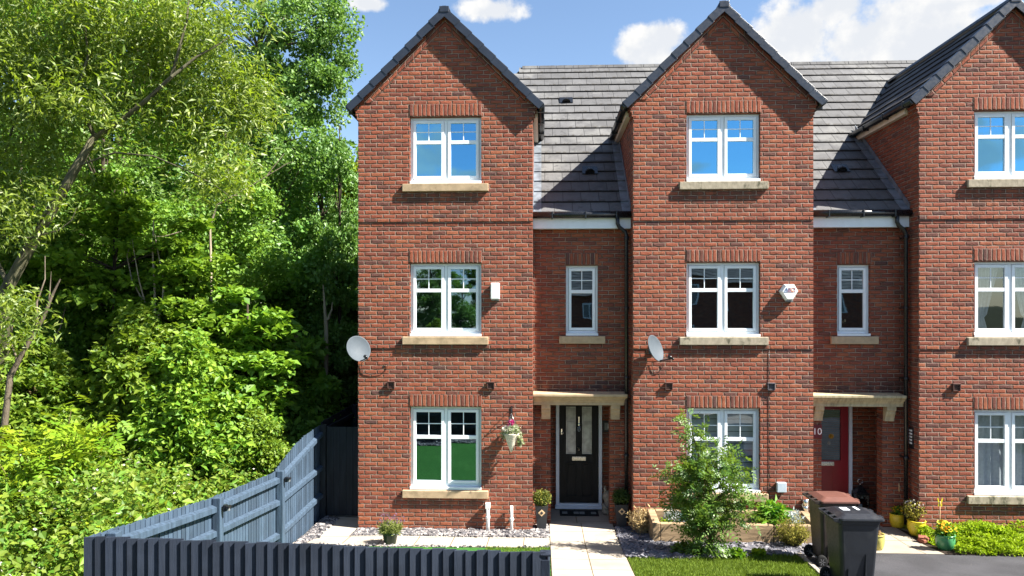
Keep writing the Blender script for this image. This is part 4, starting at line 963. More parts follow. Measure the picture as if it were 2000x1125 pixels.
# door mat, ornaments in the porches
o = empty('door_mat', (.72, 1.1, .012), 'black and grey patterned doormat in front of the black door', 'doormat')
mb = MB(); mb.box(-.37, .37, -.17, .2, 0, .012); mb.build('mat', M['rubber'], o, .003)
for r in range(4):
    for c in range(6):
        if (r*5+c*3+r*c) % 3 == 0: continue
        mb = None
mb = MB()
for r in range(4):
    for c in range(6):
        if (r*5+c*3+r*c) % 3: mb.box(-.33+c*.11+.006, -.33+(c+1)*.11-.006, -.145+r*.08+.006, -.145+(r+1)*.08-.006, .012, .0145)
mb.build('pattern', M['plaque_face'], o)
o = empty('stone_ornament', (1.27, 1.1, .012), 'stone figure ornament half hidden behind the right pier of the porch', 'ornament')
mb = MB(); mb.lathe([(.0, 0), (.1, .0), (.12, .06), (.11, .16), (.07, .22), (.065, .25), (.1, .3), (.105, .36), (.07, .43), (0, .46)], 16); mb.build('figure', M['cone_grey'], o)
mb = MB()
for s in (-1, 1): mb.tube([(s*.04, -.02, .42), (s*.06, -.02, .5), (s*.05, -.02, .55)], [.03, .028, .008], 8)
mb.tube([(-.1, -.03, .2), (-.06, -.11, .15), (0, -.12, .13)], [.035, .03, .025], 8); mb.build('ear', M['cone_grey'], o)
o = empty('lantern', (6.08, 1.25, .012), 'black lantern standing in the porch beside the red door', 'lantern')
mb = MB(); mb.box(-.12, .12, -.12, .12, 0, .04); mb.box(-.12, .12, -.12, .12, .4, .44); mb.lathe([(.15, .44), (.05, .54), (.03, .56), (0, .57)], 4, Matrix.Rotation(R(45), 4, 'Z'), False)
for x in (-.11, .11):
    for y in (-.11, .11): mb.box(x-.012, x+.012, y-.012, y+.012, .04, .4)
mb.build('frame', M['black'], o, .004)
mb = MB(); mb.tube([(0, 0, .57), (0, 0, .6)], .012, 8); mb.tube([(0.045*math.cos(t), 0, .64+.045*math.sin(t)) for t in np.linspace(0, 6.283, 14)], .007, 6); mb.build('handle', M['chrome'], o)
mb = MB(); mb.box(-.098, .098, -.098, .098, .045, .395); mb.build('pane', M['glass_clear'], o)
mb = MB(); mb.tube([(0, 0, .042), (0, 0, .2)], .035, 12); mb.build('candle', M['white_paint'], o)
# ------------------------------------------------------------------ planters and pots
def G3(x, y): return on_ground(x, y)
def topiary(loc, label, lm, seed):
    o = empty('potted_topiary', loc, label, 'potted plant', 'topiary balls in tall planters by the black door'); rg = np.random.default_rng(seed)
    mb = MB(); a, b, h = .075, .115, .44
    for (r0, z0, r1, z1) in ((a, 0, b, h),):
        c0 = [(-r0, -r0, z0), (r0, -r0, z0), (r0, r0, z0), (-r0, r0, z0)]; c1 = [(-r1, -r1, z1), (r1, -r1, z1), (r1, r1, z1), (-r1, r1, z1)]
        for i in range(4): mb.face([c0[i], c0[(i+1) % 4], c1[(i+1) % 4], c1[i]])
        mb.face(c0[::-1]); ins = [(x*.86, y*.86, z) for x, y, z in c1]; low = [(x*.82, y*.82, z-.03) for x, y, z in c1]
        for i in range(4): mb.face([c1[i], c1[(i+1) % 4], ins[(i+1) % 4], ins[i]]); mb.face([ins[i], ins[(i+1) % 4], low[(i+1) % 4], low[i]])
        mb.face(low)
    mb.build('planter', M['planter'], o, .004)
    d = .062; yy = -.108; k = MB(); zc = .32
    for dd, off in ((d, -.006), (d*.5, -.009)):
        k = MB(); k.prism([(-dd, zc), (0, zc-dd), (dd, zc), (0, zc+dd)], 'y', yy+off, yy+.004); k.build('diamond_tile', M['tan'] if dd == d else M['planter'], o)
    P = np.concatenate([clump_points(rg, (0, 0, .56), .185, 2600, .8, .65)]); P[:, 2] += rg.normal(0, .012, len(P))
    leaves('foliage', P, .034, .55, lm, o, rg, .4)
    mb = MB(); mb.tube([(0, 0, .4), (0, 0, .55)], .015, 6); mb.build('stem', M['twig'], o)
topiary((-.0, .12, .0), 'clipped golden topiary ball in a tapered charcoal planter left of the path', L['topiary'], 1)
topiary((1.43, .27, .0), 'darker clipped topiary in a charcoal planter right of the path by the drainpipe', L['topiary_dark'], 2)
def pot(name, loc, label, cat, prof, m, group=None, soil=True):
    o = empty(name, loc, label, cat, group); mb = MB(); mb.lathe(prof, 28); mb.build('pot', m, o)
    if soil:
        r, z = prof[-1]; mb = MB(); mb.lathe([(.001, z-.02), (r*.99, z-.03), (r*.5, z+.01), (.001, z+.015)], 16); mb.build('soil', M['soil'], o)
    return o
def bowl(r, h, rim=.012):
    p = [(r*f, h*z) for f, z in ((.62, 0), (.72, .03), (.86, .2), (.97, .45), (1.0, .65), (.98, .85), (.95, .97))]
    return p+[(r*.95+rim, h*.98), (r*.95+rim, h*1.02), (r*.95-rim, h*1.02), (r*.9, h*.9)]
p = G3(762, 1063)
o = pot('potted_lavender', (p.x, -.92, gz(-.92)+.01), 'bushy green lavender in a dark green pot on the pale paving', 'potted plant', [(.095, 0), (.125, .16), (.14, .165), (.14, .19), (.125, .19), (.12, .15)], M['dkgreen_pot'])
rg = np.random.default_rng(5)
n = 1500; a = rg.uniform(0, 6.283, n); r = np.sqrt(rg.random(n))*.17; z = .17+.15*rg.random(n)*(1-(r/.2)**2*.5)
leaves('foliage', np.stack([r*np.cos(a), r*np.sin(a), z], 1), .085, .13, L['lavender'], o, rg, .05, d_bias=np.array([0, 0, 1.6]))
n = 110; a = rg.uniform(0, 6.283, n); r = np.sqrt(rg.random(n))*.24
leaves('flower', np.stack([r*np.cos(a), r*np.sin(a), .36+.12*rg.random(n)-r*.15], 1), .035, .3, L['purple'], o, rg, .05, d_bias=np.array([0, 0, 2.5]))
def pot_plants(o, z, r, n, size, lm, seed, h=.12, fl=None, nf=0, fs=.045):
    rg = np.random.default_rng(seed); leaves('foliage', clump_points(rg, (0, 0, z+h*.4), r, n, h/r), size, .5, lm, o, rg, .4)
    if fl: leaves('flower', clump_points(rg, (0, 0, z+h*.75), r*.85, nf, .5*h/r), fs, .9, fl, o, rg, .6)
p = G3(1755, 1032); o1 = pot('flower_pot', (p.x, p.y+.05, gz(p.y)+.012), 'bright yellow glazed pot with orange flowers nearest the porch pier', 'flower pot', bowl(.14, .24), M['yellow_pot'], 'pots on the paving by the right flower bed')
pot_plants(o1, .24, .13, 260, .06, L['bright'], 21, .12, L['orange'], 70)
p2 = G3(1793, 1048); o2 = pot('flower_pot', (p2.x+.0, p2.y+.05, gz(p2.y)+.012), 'yellow glazed pot with straggly plant, nearer the street than its bright twin', 'flower pot', bowl(.145, .25), M['yellow_pot'], 'pots on the paving by the right flower bed')
rg = np.random.default_rng(31); leaves('foliage', clump_points(rg, (-.02, .05, .42), .2, 420, .95), .05, .45, L['yellowgreen'], o2, rg, .2)
leaves('flower', clump_points(rg, (.0, .05, .52), .2, 60, .6), .03, .9, L['petal'], o2, rg, .4)
mb = MB()
for k in range(14):
    t = rg.uniform(0, 6.28); e = rg.uniform(.08, .2); mb.tube([(0, 0, .22), (e*.4*math.cos(t), e*.4*math.sin(t), .4), (e*math.cos(t), e*math.sin(t), .56)], .004, 4, False)
mb.build('stem', M['twig'], o2)
p = G3(1718, 1076); o3 = pot('flower_pot', (p.x-.02, p.y+.06, gz(p.y)+.012), 'small faded yellow pot half hidden behind the black bin', 'flower pot', bowl(.12, .24), M['pale_pot'], 'pots on the paving by the right flower bed')
pot_plants(o3, .22, .1, 60, .05, L['dry'], 23, .06)
p = G3(1850, 1077); o4 = pot('flower_pot', (p.x, p.y+.06, gz(p.y)+.012), 'green glazed pot of yellow and orange marigolds at the corner of the bed', 'flower pot', bowl(.145, .24), M['green_pot'], 'pots on the paving by the right flower bed')
pot_plants(o4, .24, .16, 420, .06, L['bright'], 24, .16, L['orange'], 70, .06)
rg = np.random.default_rng(77); leaves('flower', clump_points(rg, (.02, 0, .36), .16, 50, .4), .06, .9, L['yellow'], o4, rg, .6)
# garden butterflies on sticks
for (X, Y, z, h, lb, sc) in ((o1.location.x+.03, o1.location.y, o1.location.z+.22, .52, 'yellow butterfly ornament on a stick in the yellow pot by the porch', 1.0), (6.82, -.12, .03, .58, 'small yellow butterfly ornament on a thin stick in the green bed', .55)):
    o = empty('butterfly_ornament', (X, Y, z), lb, 'garden ornament', 'butterfly ornaments on sticks')
    mb = MB(); mb.tube([(0, 0, 0), (0, 0, h)], .007*sc+.001, 6); mb.build('stick', M['tan'], o)
    mb = MB()
    for s in (-1, 1):
        mb.prism([(s*.005, h-.02), (s*.07*sc, h+.02), (s*.085*sc, h+.15*sc), (s*.055*sc, h+.15*sc), (s*.03*sc, h+.07*sc)], 'y', -.004, .0)
        mb.prism([(s*.005, h-.02), (s*.06*sc, h-.01), (s*.065*sc, h-.1*sc), (s*.03*sc, h-.13*sc)], 'y', -.0045, -.0005)
    mb.build('wing', M['yellow_pot'], o)
    mb = MB(); mb.tube([(0, -.006, h-.1*sc), (0, -.006, h+.05*sc)], .01*sc, 6); mb.build('butterfly_body', M['tan'], o)
p = G3(1815, 1060); o = empty('stone_pile', (p.x, p.y, gz(p.y)+.01), 'small heap of broken red stone between the yellow and green pots', 'stones')
rg_ = random.Random(9); mb = MB()
for k in range(9):
    T = Matrix.Translation((rg_.uniform(-.13, .13), rg_.uniform(-.06, .06), .03+.045*(k > 5))) @ Matrix.Rotation(rg_.uniform(0, 3), 4, 'Z') @ Matrix.Rotation(rg_.uniform(-.4, .4), 4, 'X')
    s = rg_.uniform(.03, .055); mb.box(-s*1.5, s*1.3, -s, s, -s*.6, s*.6, T)
mb.build('stones', M['terracotta'], o, .012)
# raised sleeper bed
o = empty('raised_bed', (3.2, -.3, 0), 'raised bed of weathered timber sleepers against the middle house wall', 'raised bed')
bx0, bx1, bf, bt = -1.22, 1.28, -.34, .345
mb = MB(); mb.box(bx0, .64, bf, bf+.12, -.03, bt); mb.build('sleeper', M['sleeper'], o, .012)
mb = MB(); mb.box(.65, bx1, bf+.004, bf+.118, -.03, bt-.008); mb.build('sleeper', M['sleeper'], o, .012)
for a, b in ((bx0-.13, bx0-.003), (bx1+.003, bx1+.13)):
    mb = MB(); mb.prism([(bf-.004, -.03), (bf-.004, bt+.01), (.285, bt+.09), (.285, -.03)], 'x', a, b); mb.build('sleeper', M['sleeper'], o, .012)
mb = MB(); mb.box(bx0+.002, bx1-.002, .17, .285, -.03, bt+.085); mb.build('sleeper', M['sleeper'], o, .012)
mb = MB(); mb.box(bx0+.001, bx1-.001, bf+.121, .169, 0, bt-.11); mb.build('soil', M['soil'], o)
BZ = bt-.10
def bedplant(name, label, loc, lm, n, r, size, wid, seed, flat=.9, up=.3, d=None, cat='plant'):
    o = empty(name, loc, label, cat); rg = np.random.default_rng(seed)
    leaves('foliage', clump_points(rg, (0, 0, r*flat*.8), r, n, flat, .1), size, wid, lm, o, rg, up, d_bias=d)
    mb = MB()
    for k in range(7):
        t = rg.uniform(0, 6.28); mb.tube([(0, 0, -.01), (r*.3*math.cos(t), r*.3*math.sin(t), r*.5), (r*.7*math.cos(t), r*.7*math.sin(t), r*flat*1.3)], .005, 4, False)
    mb.build('stem', M['twig'], o); return o
bedplant('leafy_plant', 'glossy bright green leafy plant in the right half of the raised bed', (3.92, -.36, BZ), L['bright'], 620, .25, .12, .36, 41, .9, .4)
bedplant('silver_plant', 'pale silver feathery plant in the left of the raised bed', (2.25, -.32, BZ), L['silver'], 420, .17, .06, .3, 42)
bedplant('silver_plant', 'pale silver feathery plant at the right end of the raised bed', (4.28, -.3, BZ), L['silver'], 420, .16, .06, .3, 43)
bedplant('small_green_plant', 'low yellow green seedling beside the left sleeper of the bed', (2.1, -.44, BZ), L['ash'], 90, .08, .06, .4, 44)
for X, lb, s in ((2.42, 'small grey blue pot with a blue green succulent in the left of the raised bed', 51), (4.2, 'small dark pot of silvery leaves at the right of the raised bed', 52)):
    o = pot('small_pot', (X, -.45, BZ), lb, 'small pot', [(.055, 0), (.075, .09), (.083, .092), (.083, .115), (.074, .115), (.07, .1)], M['grey_pot'], 'small pots in the raised bed')
    pot_plants(o, .1, .085, 160, .05, L['silver'] if s == 52 else leaf_mat('succulent_leaf', (.05,.16,.15), (.13,.27,.25), .2), s, .1)
def rocks(label, loc, seed, n, s0, mm):
    o = empty('garden_stone', loc, label, 'stone'); rg_ = random.Random(seed); mb = MB()
    for k in range(n):
        T = Matrix.Translation((rg_.uniform(-.08, .08), rg_.uniform(-.05, .05), s0*.5)) @ Matrix.Rotation(rg_.uniform(0, 3), 4, 'Z'); s = s0*rg_.uniform(.6, 1.2); mb.box(-s, s*.9, -s*.7, s*.7, -s*.5, s*.5, T)
    mb.build('stones', mm, o, .012)
rocks('few dark grey stones at the right end of the raised bed', (4.42, -.42, BZ), 3, 4, .05, M['planter'])
# shrubs standing in the slate
def twig_bush(name, label, loc, r, h, n, lm, size, wid, stemm, seed, nst=40, up=.1, d=None, cat='shrub', ln='foliage'):
    o = empty(name, loc, label, cat); rg = np.random.default_rng(seed); mb = MB(); tips = []
    for k in range(nst):
        t = rg.uniform(0, 6.28); e = r*math.sqrt(rg.random()); hh = h*(1-.45*(e/r)**2)*rg.uniform(.65, 1.05)
        a = (e*math.cos(t), e*math.sin(t)); mb.tube([(a[0]*.15, a[1]*.15, -.02), (a[0]*.6, a[1]*.6, hh*.55), (a[0], a[1], hh)], [.007, .005, .002], 4, False)
        for f in (.45, .65, .85, 1.0): tips.append((a[0]*f, a[1]*f, hh*(f*.95+.03)))
    mb.build('stem', stemm, o); tips = np.array(tips)
    P = np.repeat(tips, n//len(tips)+1, 0)[:n]; P = P+rg.normal(0, r*.13, P.shape)
    P[:, 2] = np.maximum(P[:, 2], .02); leaves(ln, P, size, wid, lm, o, rg, up, d_bias=d); return o
p = G3(1246, 1045); twig_bush('dry_shrub', 'straw coloured dried shrub at the left end of the raised bed', (1.72, -.12, 0), .24, .46, 1900, L['dry'], .06, .22, M['bark_pale'], 61, 70, .1, np.array([0, 0, .8]))
p = G3(1542, 1072); twig_bush('yellow_shrub', 'fine leaved yellow green shrub beside the brown lidded bin', (4.1, -.82, gz(-.82)), .26, .52, 2600, L['yellowgreen'], .034, .4, M['twig'], 62, 70)
# the young rowan-like shrub in front of the middle house
p = Vector((2.64, -1.42, gz(-1.42))); o = empty('garden_tree', p, 'leafy green young tree standing in the slate before the middle house window', 'tree'); rg = np.random.default_rng(71)
mb = MB(); tips = []
main = [((0, 0, -.05), (.0, 0, .5), (-.06, 0, 1.1), (-.25, .02, 1.75), (-.34, .02, 2.15))]
for a in main: mb.tube(a, [.028, .024, .018, .01, .004], 7, False)
for k in range(90):
    t = rg.uniform(0, 6.28); z0 = rg.uniform(.15, 1.35); ln = rg.uniform(.35, .8)*(.35+.65*min(1, z0/.75))*(1 if z0 < .95 else max(.3, 1-(z0-.95)*1.3))
    e = Vector((math.cos(t)*ln, math.sin(t)*ln*.75, rg.uniform(-.05, .45)*(1.0 if z0 < .9 else 1.2)))
    q = Vector((-.05*z0, 0, z0)); b = bez(q, q+e, (0, 0, .12), 5); mb.tube(b, [.01, .008, .006, .004, .002], 4, False); tips += [b[2], b[3], b[4], b[3].lerp(b[4], .5)]
for z in (1.35, 1.5, 1.6, 1.7, 1.8, 1.9, 2.0, 2.12):
    for s in (-1.6, -.8, .8, 1.6): tips.append(Vector((-.17-.13*(z-1.4)/.7+s*.1, .0, z)))
mb.build('trunk', M['twig'], o)
C = np.array([tuple(t) for t in tips]); C = np.concatenate([C+rg.normal(0, .06, C.shape) for k in range(4)])
sel = (C[:, 2] > .1) & ((C[:, 2] < 2.3) | (rg.random(len(C)) < .8)); C = C[sel]
pinnate('crown', C, .16, .058, .46, 4, L['rowan'], o, rg, .7, .25)
# creeping plants at its foot
for (X, Y, r, lb, sd) in ((2.3, -1.3, .26, 'low leafy plant spreading over the slate left of the young tree', 81), (2.98, -1.5, .16, 'pale green low plant at the lawn edge below the young tree', 82), (3.36, -1.42, .1, 'tiny yellow green tuft at the lawn edge right of the young tree', 83)):
    o = empty('low_plant', (X, Y, gz(Y)), lb, 'plant', 'low plants along the lawn edge'); rg = np.random.default_rng(sd)
    leaves('foliage', clump_points(rg, (0, 0, .06), r, int(r*2600), .45), .07, .55, L['rowan'] if sd == 81 else (L['bright'] if sd == 82 else L['ash']), o, rg, .6)
    mb = MB()
    for k in range(6): t = rg.uniform(0, 6.28); mb.tube([(0, 0, 0), (r*.8*math.cos(t), r*.8*math.sin(t), .08)], .004, 4, False)
    mb.build('stem', M['twig'], o)
# tulips on the narrow window ledge
o = empty('tulip_vase', (XB+W+.76, REC+.16, 3.475), 'cream tulips in a vase behind the narrow window over the red door', 'vase of tulips')
rg = np.random.default_rng(91); mb = MB(); mb.lathe([(.04, 0), (.05, .05), (.03, .11), (.04, .13)], 14); mb.build('vase', M['grey_pot'], o)
mb = MB(); ms = MB()
for k in range(9):
    t = rg.uniform(0, 6.28); e = rg.uniform(.02, .09); q = Vector((e*math.cos(t), e*math.sin(t)*.5, .21+rg.uniform(-.02, .05))); ms.tube([(0, 0, .1), q], .004, 5, False)
    mb.lathe([(.0, 0), (.018, .01), (.022, .03), (.012, .05), (0, .052)], 8, Matrix.Translation(q))
ms.build('stem', M['twig'], o); mb.build('flower', M['tan'], o)
# ------------------------------------------------------------------ wheelie bins (handles and wheels towards -x)
def bin_(loc, lidm, bodym, label, stickers):
    o = empty('wheelie_bin', loc, label, 'wheelie bin', 'wheelie bins on the drive'); o.scale = (.80, .95, .97)
    def ring(x0, x1, y, r, z, n=5):
        pts = []
        for cx, cy, a0 in ((x1-r, y-r, 0), (x0+r, y-r, 90), (x0+r, -y+r, 180), (x1-r, -y+r, 270)):
            for k in range(n): a = R(a0+90*k/(n-1)); pts.append((cx+r*math.cos(a), cy+r*math.sin(a), z))
        return pts
    mb = MB(); secs = [(-.235, .275, .215, .05, .07), (-.24, .285, .22, .055, .12), (-.27, .315, .25, .055, .55), (-.295, .345, .27, .055, .93), (-.305, .355, .28, .055, .945), (-.31, .365, .285, .05, .985)]
    rs = [ring(a, b, y, r, z) for a, b, y, r, z in secs]; n = len(rs[0])
    for A, B in zip(rs, rs[1:]):
        for k in range(n): mb.face([A[k], A[(k+1) % n], B[(k+1) % n], B[k]]); 
    mb.face(rs[0][::-1]); mb.face(rs[-1]); 
    for s in (-1, 1):
        mb.box(-.1, .24, s*.252-.01, s*.252+.012, .06, .075)
    mb.prism([(.1, .08), (.125, .55), (.135, .08)], 'y', -.262, -.225); 
    mb.prism([(-.17, .08), (-.15, .35), (-.14, .08)], 'y', -.258, -.225)
    mb.build('bin_body', bodym, o, .006)
    mb = MB()
    rs = [ring(-.30, .405, .30, .045, .988), ring(-.305, .415, .305, .05, 1.0), ring(-.305, .41, .302, .05, 1.022), ring(-.26, .34, .255, .05, 1.04), ring(-.2, .26, .2, .05, 1.062), ring(-.19, .25, .19, .05, 1.066)]
    for A, B in zip(rs, rs[1:]):
        for k in range(n): mb.face([A[k], A[(k+1) % n], B[(k+1) % n], B[k]])
    mb.face(rs[0][::-1]); mb.face(rs[-1])
    for s in (-1, 1): mb.box(.385, .44, s*.15-.05, s*.15+.05, .992, 1.03)
    mb.build('lid', lidm, o, .005)
    mb = MB(); mb.tube([(-.385, -.25, 1.0), (-.385, .25, 1.0)], .017, 10)
    for y in (-.255, -.1, .1, .255): mb.prism([(-.4, .985), (-.4, 1.02), (-.27, 1.03), (-.25, .94)], 'y', y-.018, y+.018)
    mb.build('handle', M['bin_black'] if lidm == M['bin_black'] else M['bin_brown'], o, .005)
    for y in (-.26, .26):
        mb = MB(); T = Matrix.Translation((-.27, y, .1)) @ Matrix.Rotation(R(90), 4, 'X')
        mb.lathe([(.06, -.026), (.092, -.026), (.1, -.018), (.1, .018), (.092, .026), (.06, .026)], 24, T); w_ = mb.build('wheel', M['rubber'], o)
        mb = MB(); mb.lathe([(.0, -.022), (.058, -.022), (.06, .0), (.058, .022), (.0, .022)], 20, T)
        for k in range(6): a = k*math.pi/3; mb.box(.012, .055, -.006, .006, -.027, .027, T @ Matrix.Rotation(a, 4, 'Z'))
        mb.build('rim', M['hub'], w_)
    mb = MB(); mb.tube([(-.27, -.26, .1), (-.27, .26, .1)], .012, 8); mb.build('axle', M['hub'], o)
    for (x0, x1, y0, y1) in stickers:
        mb = MB(); mb.box(x0, x1, y0, y1, 1.0655, 1.0672); mb.build('sticker', M['sticker'], o)
    return o
bin_((4.08, -3.0, gz(-3.0)), M['bin_black'], M['bin_black'], 'dark grey wheelie bin with a dark lid, nearest the camera', [(-.12, .0, -.02, .13), (.12, .17, .0, .17)])
bin_((4.33, -1.72, gz(-1.72)), M['lid_brown'], M['bin_brown'], 'dark wheelie bin with a brown lid standing behind the other bin', [])
# ------------------------------------------------------------------ creeping bed, lawn blades
def cover(name, poly, n, h, size, wid, lm, seed, up=.7, kind='stuff', f=None):
    rg2 = np.random.default_rng(seed); x0, x1 = min(p[0] for p in poly), max(p[0] for p in poly); y0, y1 = min(p[1] for p in poly), max(p[1] for p in poly)
    P = []
    while len(P) < n:
        x, y = rg2.uniform(x0, x1), rg2.uniform(y0, y1)
        if inside(poly, x, y):
            hh = h*(.55+.45*math.sin(x*3.1+1)*math.cos(y*3.7)+.35*math.sin(x*7.3+y*5)) if f is None else f(x, y)
            P.append((x, y, gz(y)+max(.015, hh*(1-rg2.random()**2*.8))))
    o = leaves(name, np.array(P), size, wid, lm, None, rg2, up); return tag(o, None, None, None, kind)
bedp = [(6.42, -.45), (6.62, -.95), (6.55, -1.14), (7.2, -1.2), (9.6, -1.22), (9.6, -.06), (7.3, -.04), (6.75, -.05), (6.65, .3), (6.45, .35)]
cover('creeping_plants', bedp, 22000, .16, .055, .42, L['cover'], 101, .8, f=lambda x, y: .11+.05*math.sin(x*4.1)*math.cos(y*4)+.05*math.sin(x*11+y*8)+.12*max(0, min(1, (y+.5)/.5))*(x > 7.0))
cover('creeping_plants', [(7.0, -.3), (7.9, -.35), (7.9, -.02), (7.0, -.02)], 2000, .36, .05, .5, L['cover'], 103, .6, f=lambda x, y: .14+.14*max(0, math.sin((x-7)*3.4)))
def grass(name, poly, n, h, seed):
    rg2 = np.random.default_rng(seed); x0, x1 = min(p[0] for p in poly), max(p[0] for p in poly); y0, y1 = min(p[1] for p in poly), max(p[1] for p in poly); P = []
    while len(P) < n:
        x, y = rg2.uniform(x0, x1), rg2.uniform(y0, y1)
        if inside(poly, x, y): P.append((x, y, gz(y)))
    o = leaves(name, np.array(P), h, .16, L['grass'], None, rg2, .0, d_bias=np.array([0, 0, 2.2]), fold=.02); return tag(o, None, None, None, 'stuff')
grass('lawn_grass', [(XP1+.02, -1.64), (XP1+.02, -3.2), (3.85, -3.2), (3.98, -1.32), (3.6, -1.34), (2.95, -1.52), (2.0, -1.64)], 26000, .042, 111)
grass('lawn_grass', [(-.9, -1.08), (-.9, -1.9), (XP0-.02, -3.2), (XP0-.02, -1.0), (-.2, -1.09)], 9000, .036, 112)
# ------------------------------------------------------------------ woodland on the left
def V3(x, y, Y):
    p = on_plane(x, y, Y); return (p.x, p.y, p.z)
def tree_at(name, label, cat, base, group=None): return empty(name, base, label, cat, group)
def rel(base, pts): return [((p[0]-base[0], p[1]-base[1], p[2]-base[2]), r) for p, r in pts]
# bramble bank: one mass of ground cover
brp = [(-4.36, -6.6), (-4.36, .9), (-4.4, 3.0), (-9, 3.0), (-13, 2), (-12, -3), (-6.4, -8)]
from mathutils import noise as mn_
def brh(x, y):
    d = min(1, max(0, (-4.3-x)/.7)); t = mn_.noise((x*.8, y*.8, 3))*.75+mn_.noise((x*2.1, y*2.1, 7))*.28+mn_.noise((x*5, y*5, 1))*.16
    return max(.12, .75+.5*d*min(1, max(.1, (y+7.5)/4))+t)
def brs(x, y):                              # with shoots standing above the mass
    return brh(x, y)+(max(0, mn_.noise((x*9, y*9, 5)))**2)*1.1
cover('bramble_thicket', brp, 40000, 1, .08, .66, L['bramble'], 201, .7, f=brs)
cover('bramble_thicket', brp, 12000, 1, .1, .6, L['hazel'], 204, .6, f=lambda x, y: brs(x, y)*.97)
cover('nettle_patch', brp, 9000, 1, .10, .28, L['dark'], 206, .4, f=lambda x, y: brs(x, y)+.1 if mn_.noise((x*1.1, y*1.1, 9)) > .05 else .05)
cover('bramble_flowers', brp, 3600, 1, .042, .95, L['petal'], 202, 1.2, f=lambda x, y: brs(x, y)+.09 if mn_.noise((x*2.6, y*2.6, 2)) > .12 else .05)
sheet('undergrowth', -60, -4.2, [-9, -6.3, -.5, 0, 3, 10, 40, 70], M['undergrowth'], -.012)
# big leaning willow
B = (-9.35, -.9, 0); T = tree_at('willow_tree', 'large leaning willow with a grey forked trunk and yellow green narrow leaves', 'tree', B); rg = np.random.default_rng(301)
tr = [((-9.35, -.9, -.1), .14), (V3(10, 570, -1.0), .10), (V3(70, 462, -1.05), .09), (V3(112, 392, -1.1), .082), (V3(150, 325, -1.1), .072), (V3(185, 268, -1.1), .062)]
fk = V3(185, 268, -1.1)
br1 = [fk, V3(162, 215, -1.2), V3(155, 165, -1.25), V3(172, 110, -1.3), V3(165, 40, -1.2), V3(150, -60, -1.5)]
br2 = [fk, V3(235, 238, -1.2), V3(290, 192, -1.25), V3(335, 150, -1.3), V3(350, 95, -1.3), V3(365, 40, -1.2), V3(372, -40, -1.1)]
br3 = [V3(150, 325, -1.1), V3(225, 298, -1.3), V3(300, 305, -1.5), V3(370, 335, -1.4), V3(420, 362, -1.4), V3(455, 388, -1.4)]
br4 = [V3(20, 560, -1.1), V3(-30, 470, -.7), V3(-40, 380, -.7), V3(10, 300, -.6), V3(40, 200, -.6)]
br5 = [V3(335, 150, -1.65), V3(385, 110, -1.5), V3(430, 85, -1.4), V3(465, 60, -1.2)]
br6 = [V3(0, 460, -1.4), V3(60, 465, -1.5), V3(115, 450, -1.5), V3(140, 430, -1.5), V3(150, 405, -1.5)]
def sub(p, b): return tuple(p[i]-b[i] for i in range(3))
mb = MB()
for br, r0 in ((br1, .034), (br2, .046), (br3, .018), (br4, .045), (br5, .026), (br6, .016)):
    m = len(br); mb.tube([sub(q, B) for q in br], [r0*(1-.75*i/(m-1)) for i in range(m)], 8, False)
mb.build('limb', M['bark_willow'], T)
lob = lambda *a: [(sub(V3(x, y, Y), B), (rx, ry, rz), n) for x, y, Y, rx, ry, rz, n in a]
lb = lob((230, 30, -.8, 2.0, 1.1, 1.5, 50), (60, 60, -.6, 1.6, 1.2, 1.6, 40), (380, 110, -.6, 1.35, .9, 1.1, 34), (90, 190, -.7, 1.6, 1.0, 1.1, 34), (300, 230, -.6, 1.6, .9, .8, 30), (-40, 300, -.4, 1.0, 1.0, 1.3, 18), (30, 590, -2.2, .5, .4, .7, 7), (420, 330, -1.0, .9, .5, .4, 9), (200, -120, -.6, 2.4, 1.4, 1.2, 24), (100, 330, .4, 1.6, .7, 1.0, 16), (20, 430, .3, 1.2, .6, .9, 12), (450, 200, -.4, .8, .7, .8, 16), (160, 130, -1.2, 1.4, .6, 1.1, 12), (330, 60, -1.1, 1.2, .6, .9, 10), (-30, 150, -1.2, 1.0, .6, 1.2, 14), (60, 420, -1.5, 1.0, .3, .5, 8))
crown(rg, lb, 150, .56, rel(B, tr), leaf_fn(rg, .115, .24, L['willow'], .35, .4, jit=.45), M['bark_willow'], T, True, .15, .0, .8)
# poplar with trembling small leaves against the sky
B = (-8.2, 6.5, 0); T = tree_at('poplar_tree', 'tall poplar with small trembling leaves reaching over the sky beside the left gable', 'tree', B); rg = np.random.default_rng(302)
tr = [((-8.2, 6.5, -.1), .2), ((-8.1, 6.5, 4), .17), ((-7.9, 6.5, 8), .12), ((-7.7, 6.5, 11), .08), ((-7.5, 6.5, 13.5), .04)]
lb = lob((545, 60, 6.2, 1.7, 1.2, 1.9, 36), (600, 110, 5.6, 1.1, .8, 1.2, 16), (670, 60, 5.8, .35, .5, .35, 4), (675, 130, 5.8, .25, .4, .3, 3), (470, 40, 6.6, 2.0, 1.6, 2.4, 40), (610, 45, 6.0, .95, .9, 1.2, 16), (640, 100, 5.8, .5, .6, .55, 7), (655, 20, 5.9, .35, .5, .5, 4), (560, 190, 6.0, 1.6, 1.2, 1.5, 34), (450, 200, 6.2, 1.9, 1.4, 1.7, 40), (640, 160, 5.8, .45, .5, .4, 5), (600, 290, 5.2, 1.1, 1.0, 1.2, 26), (520, 330, 5.4, 1.4, 1, 1.2, 28))
crown(rg, lb, 150, .42, rel(B, tr), leaf_fn(rg, .085, .8, L['poplar'], .3, .25), M['bark'], T, True, .3, .5, .8)
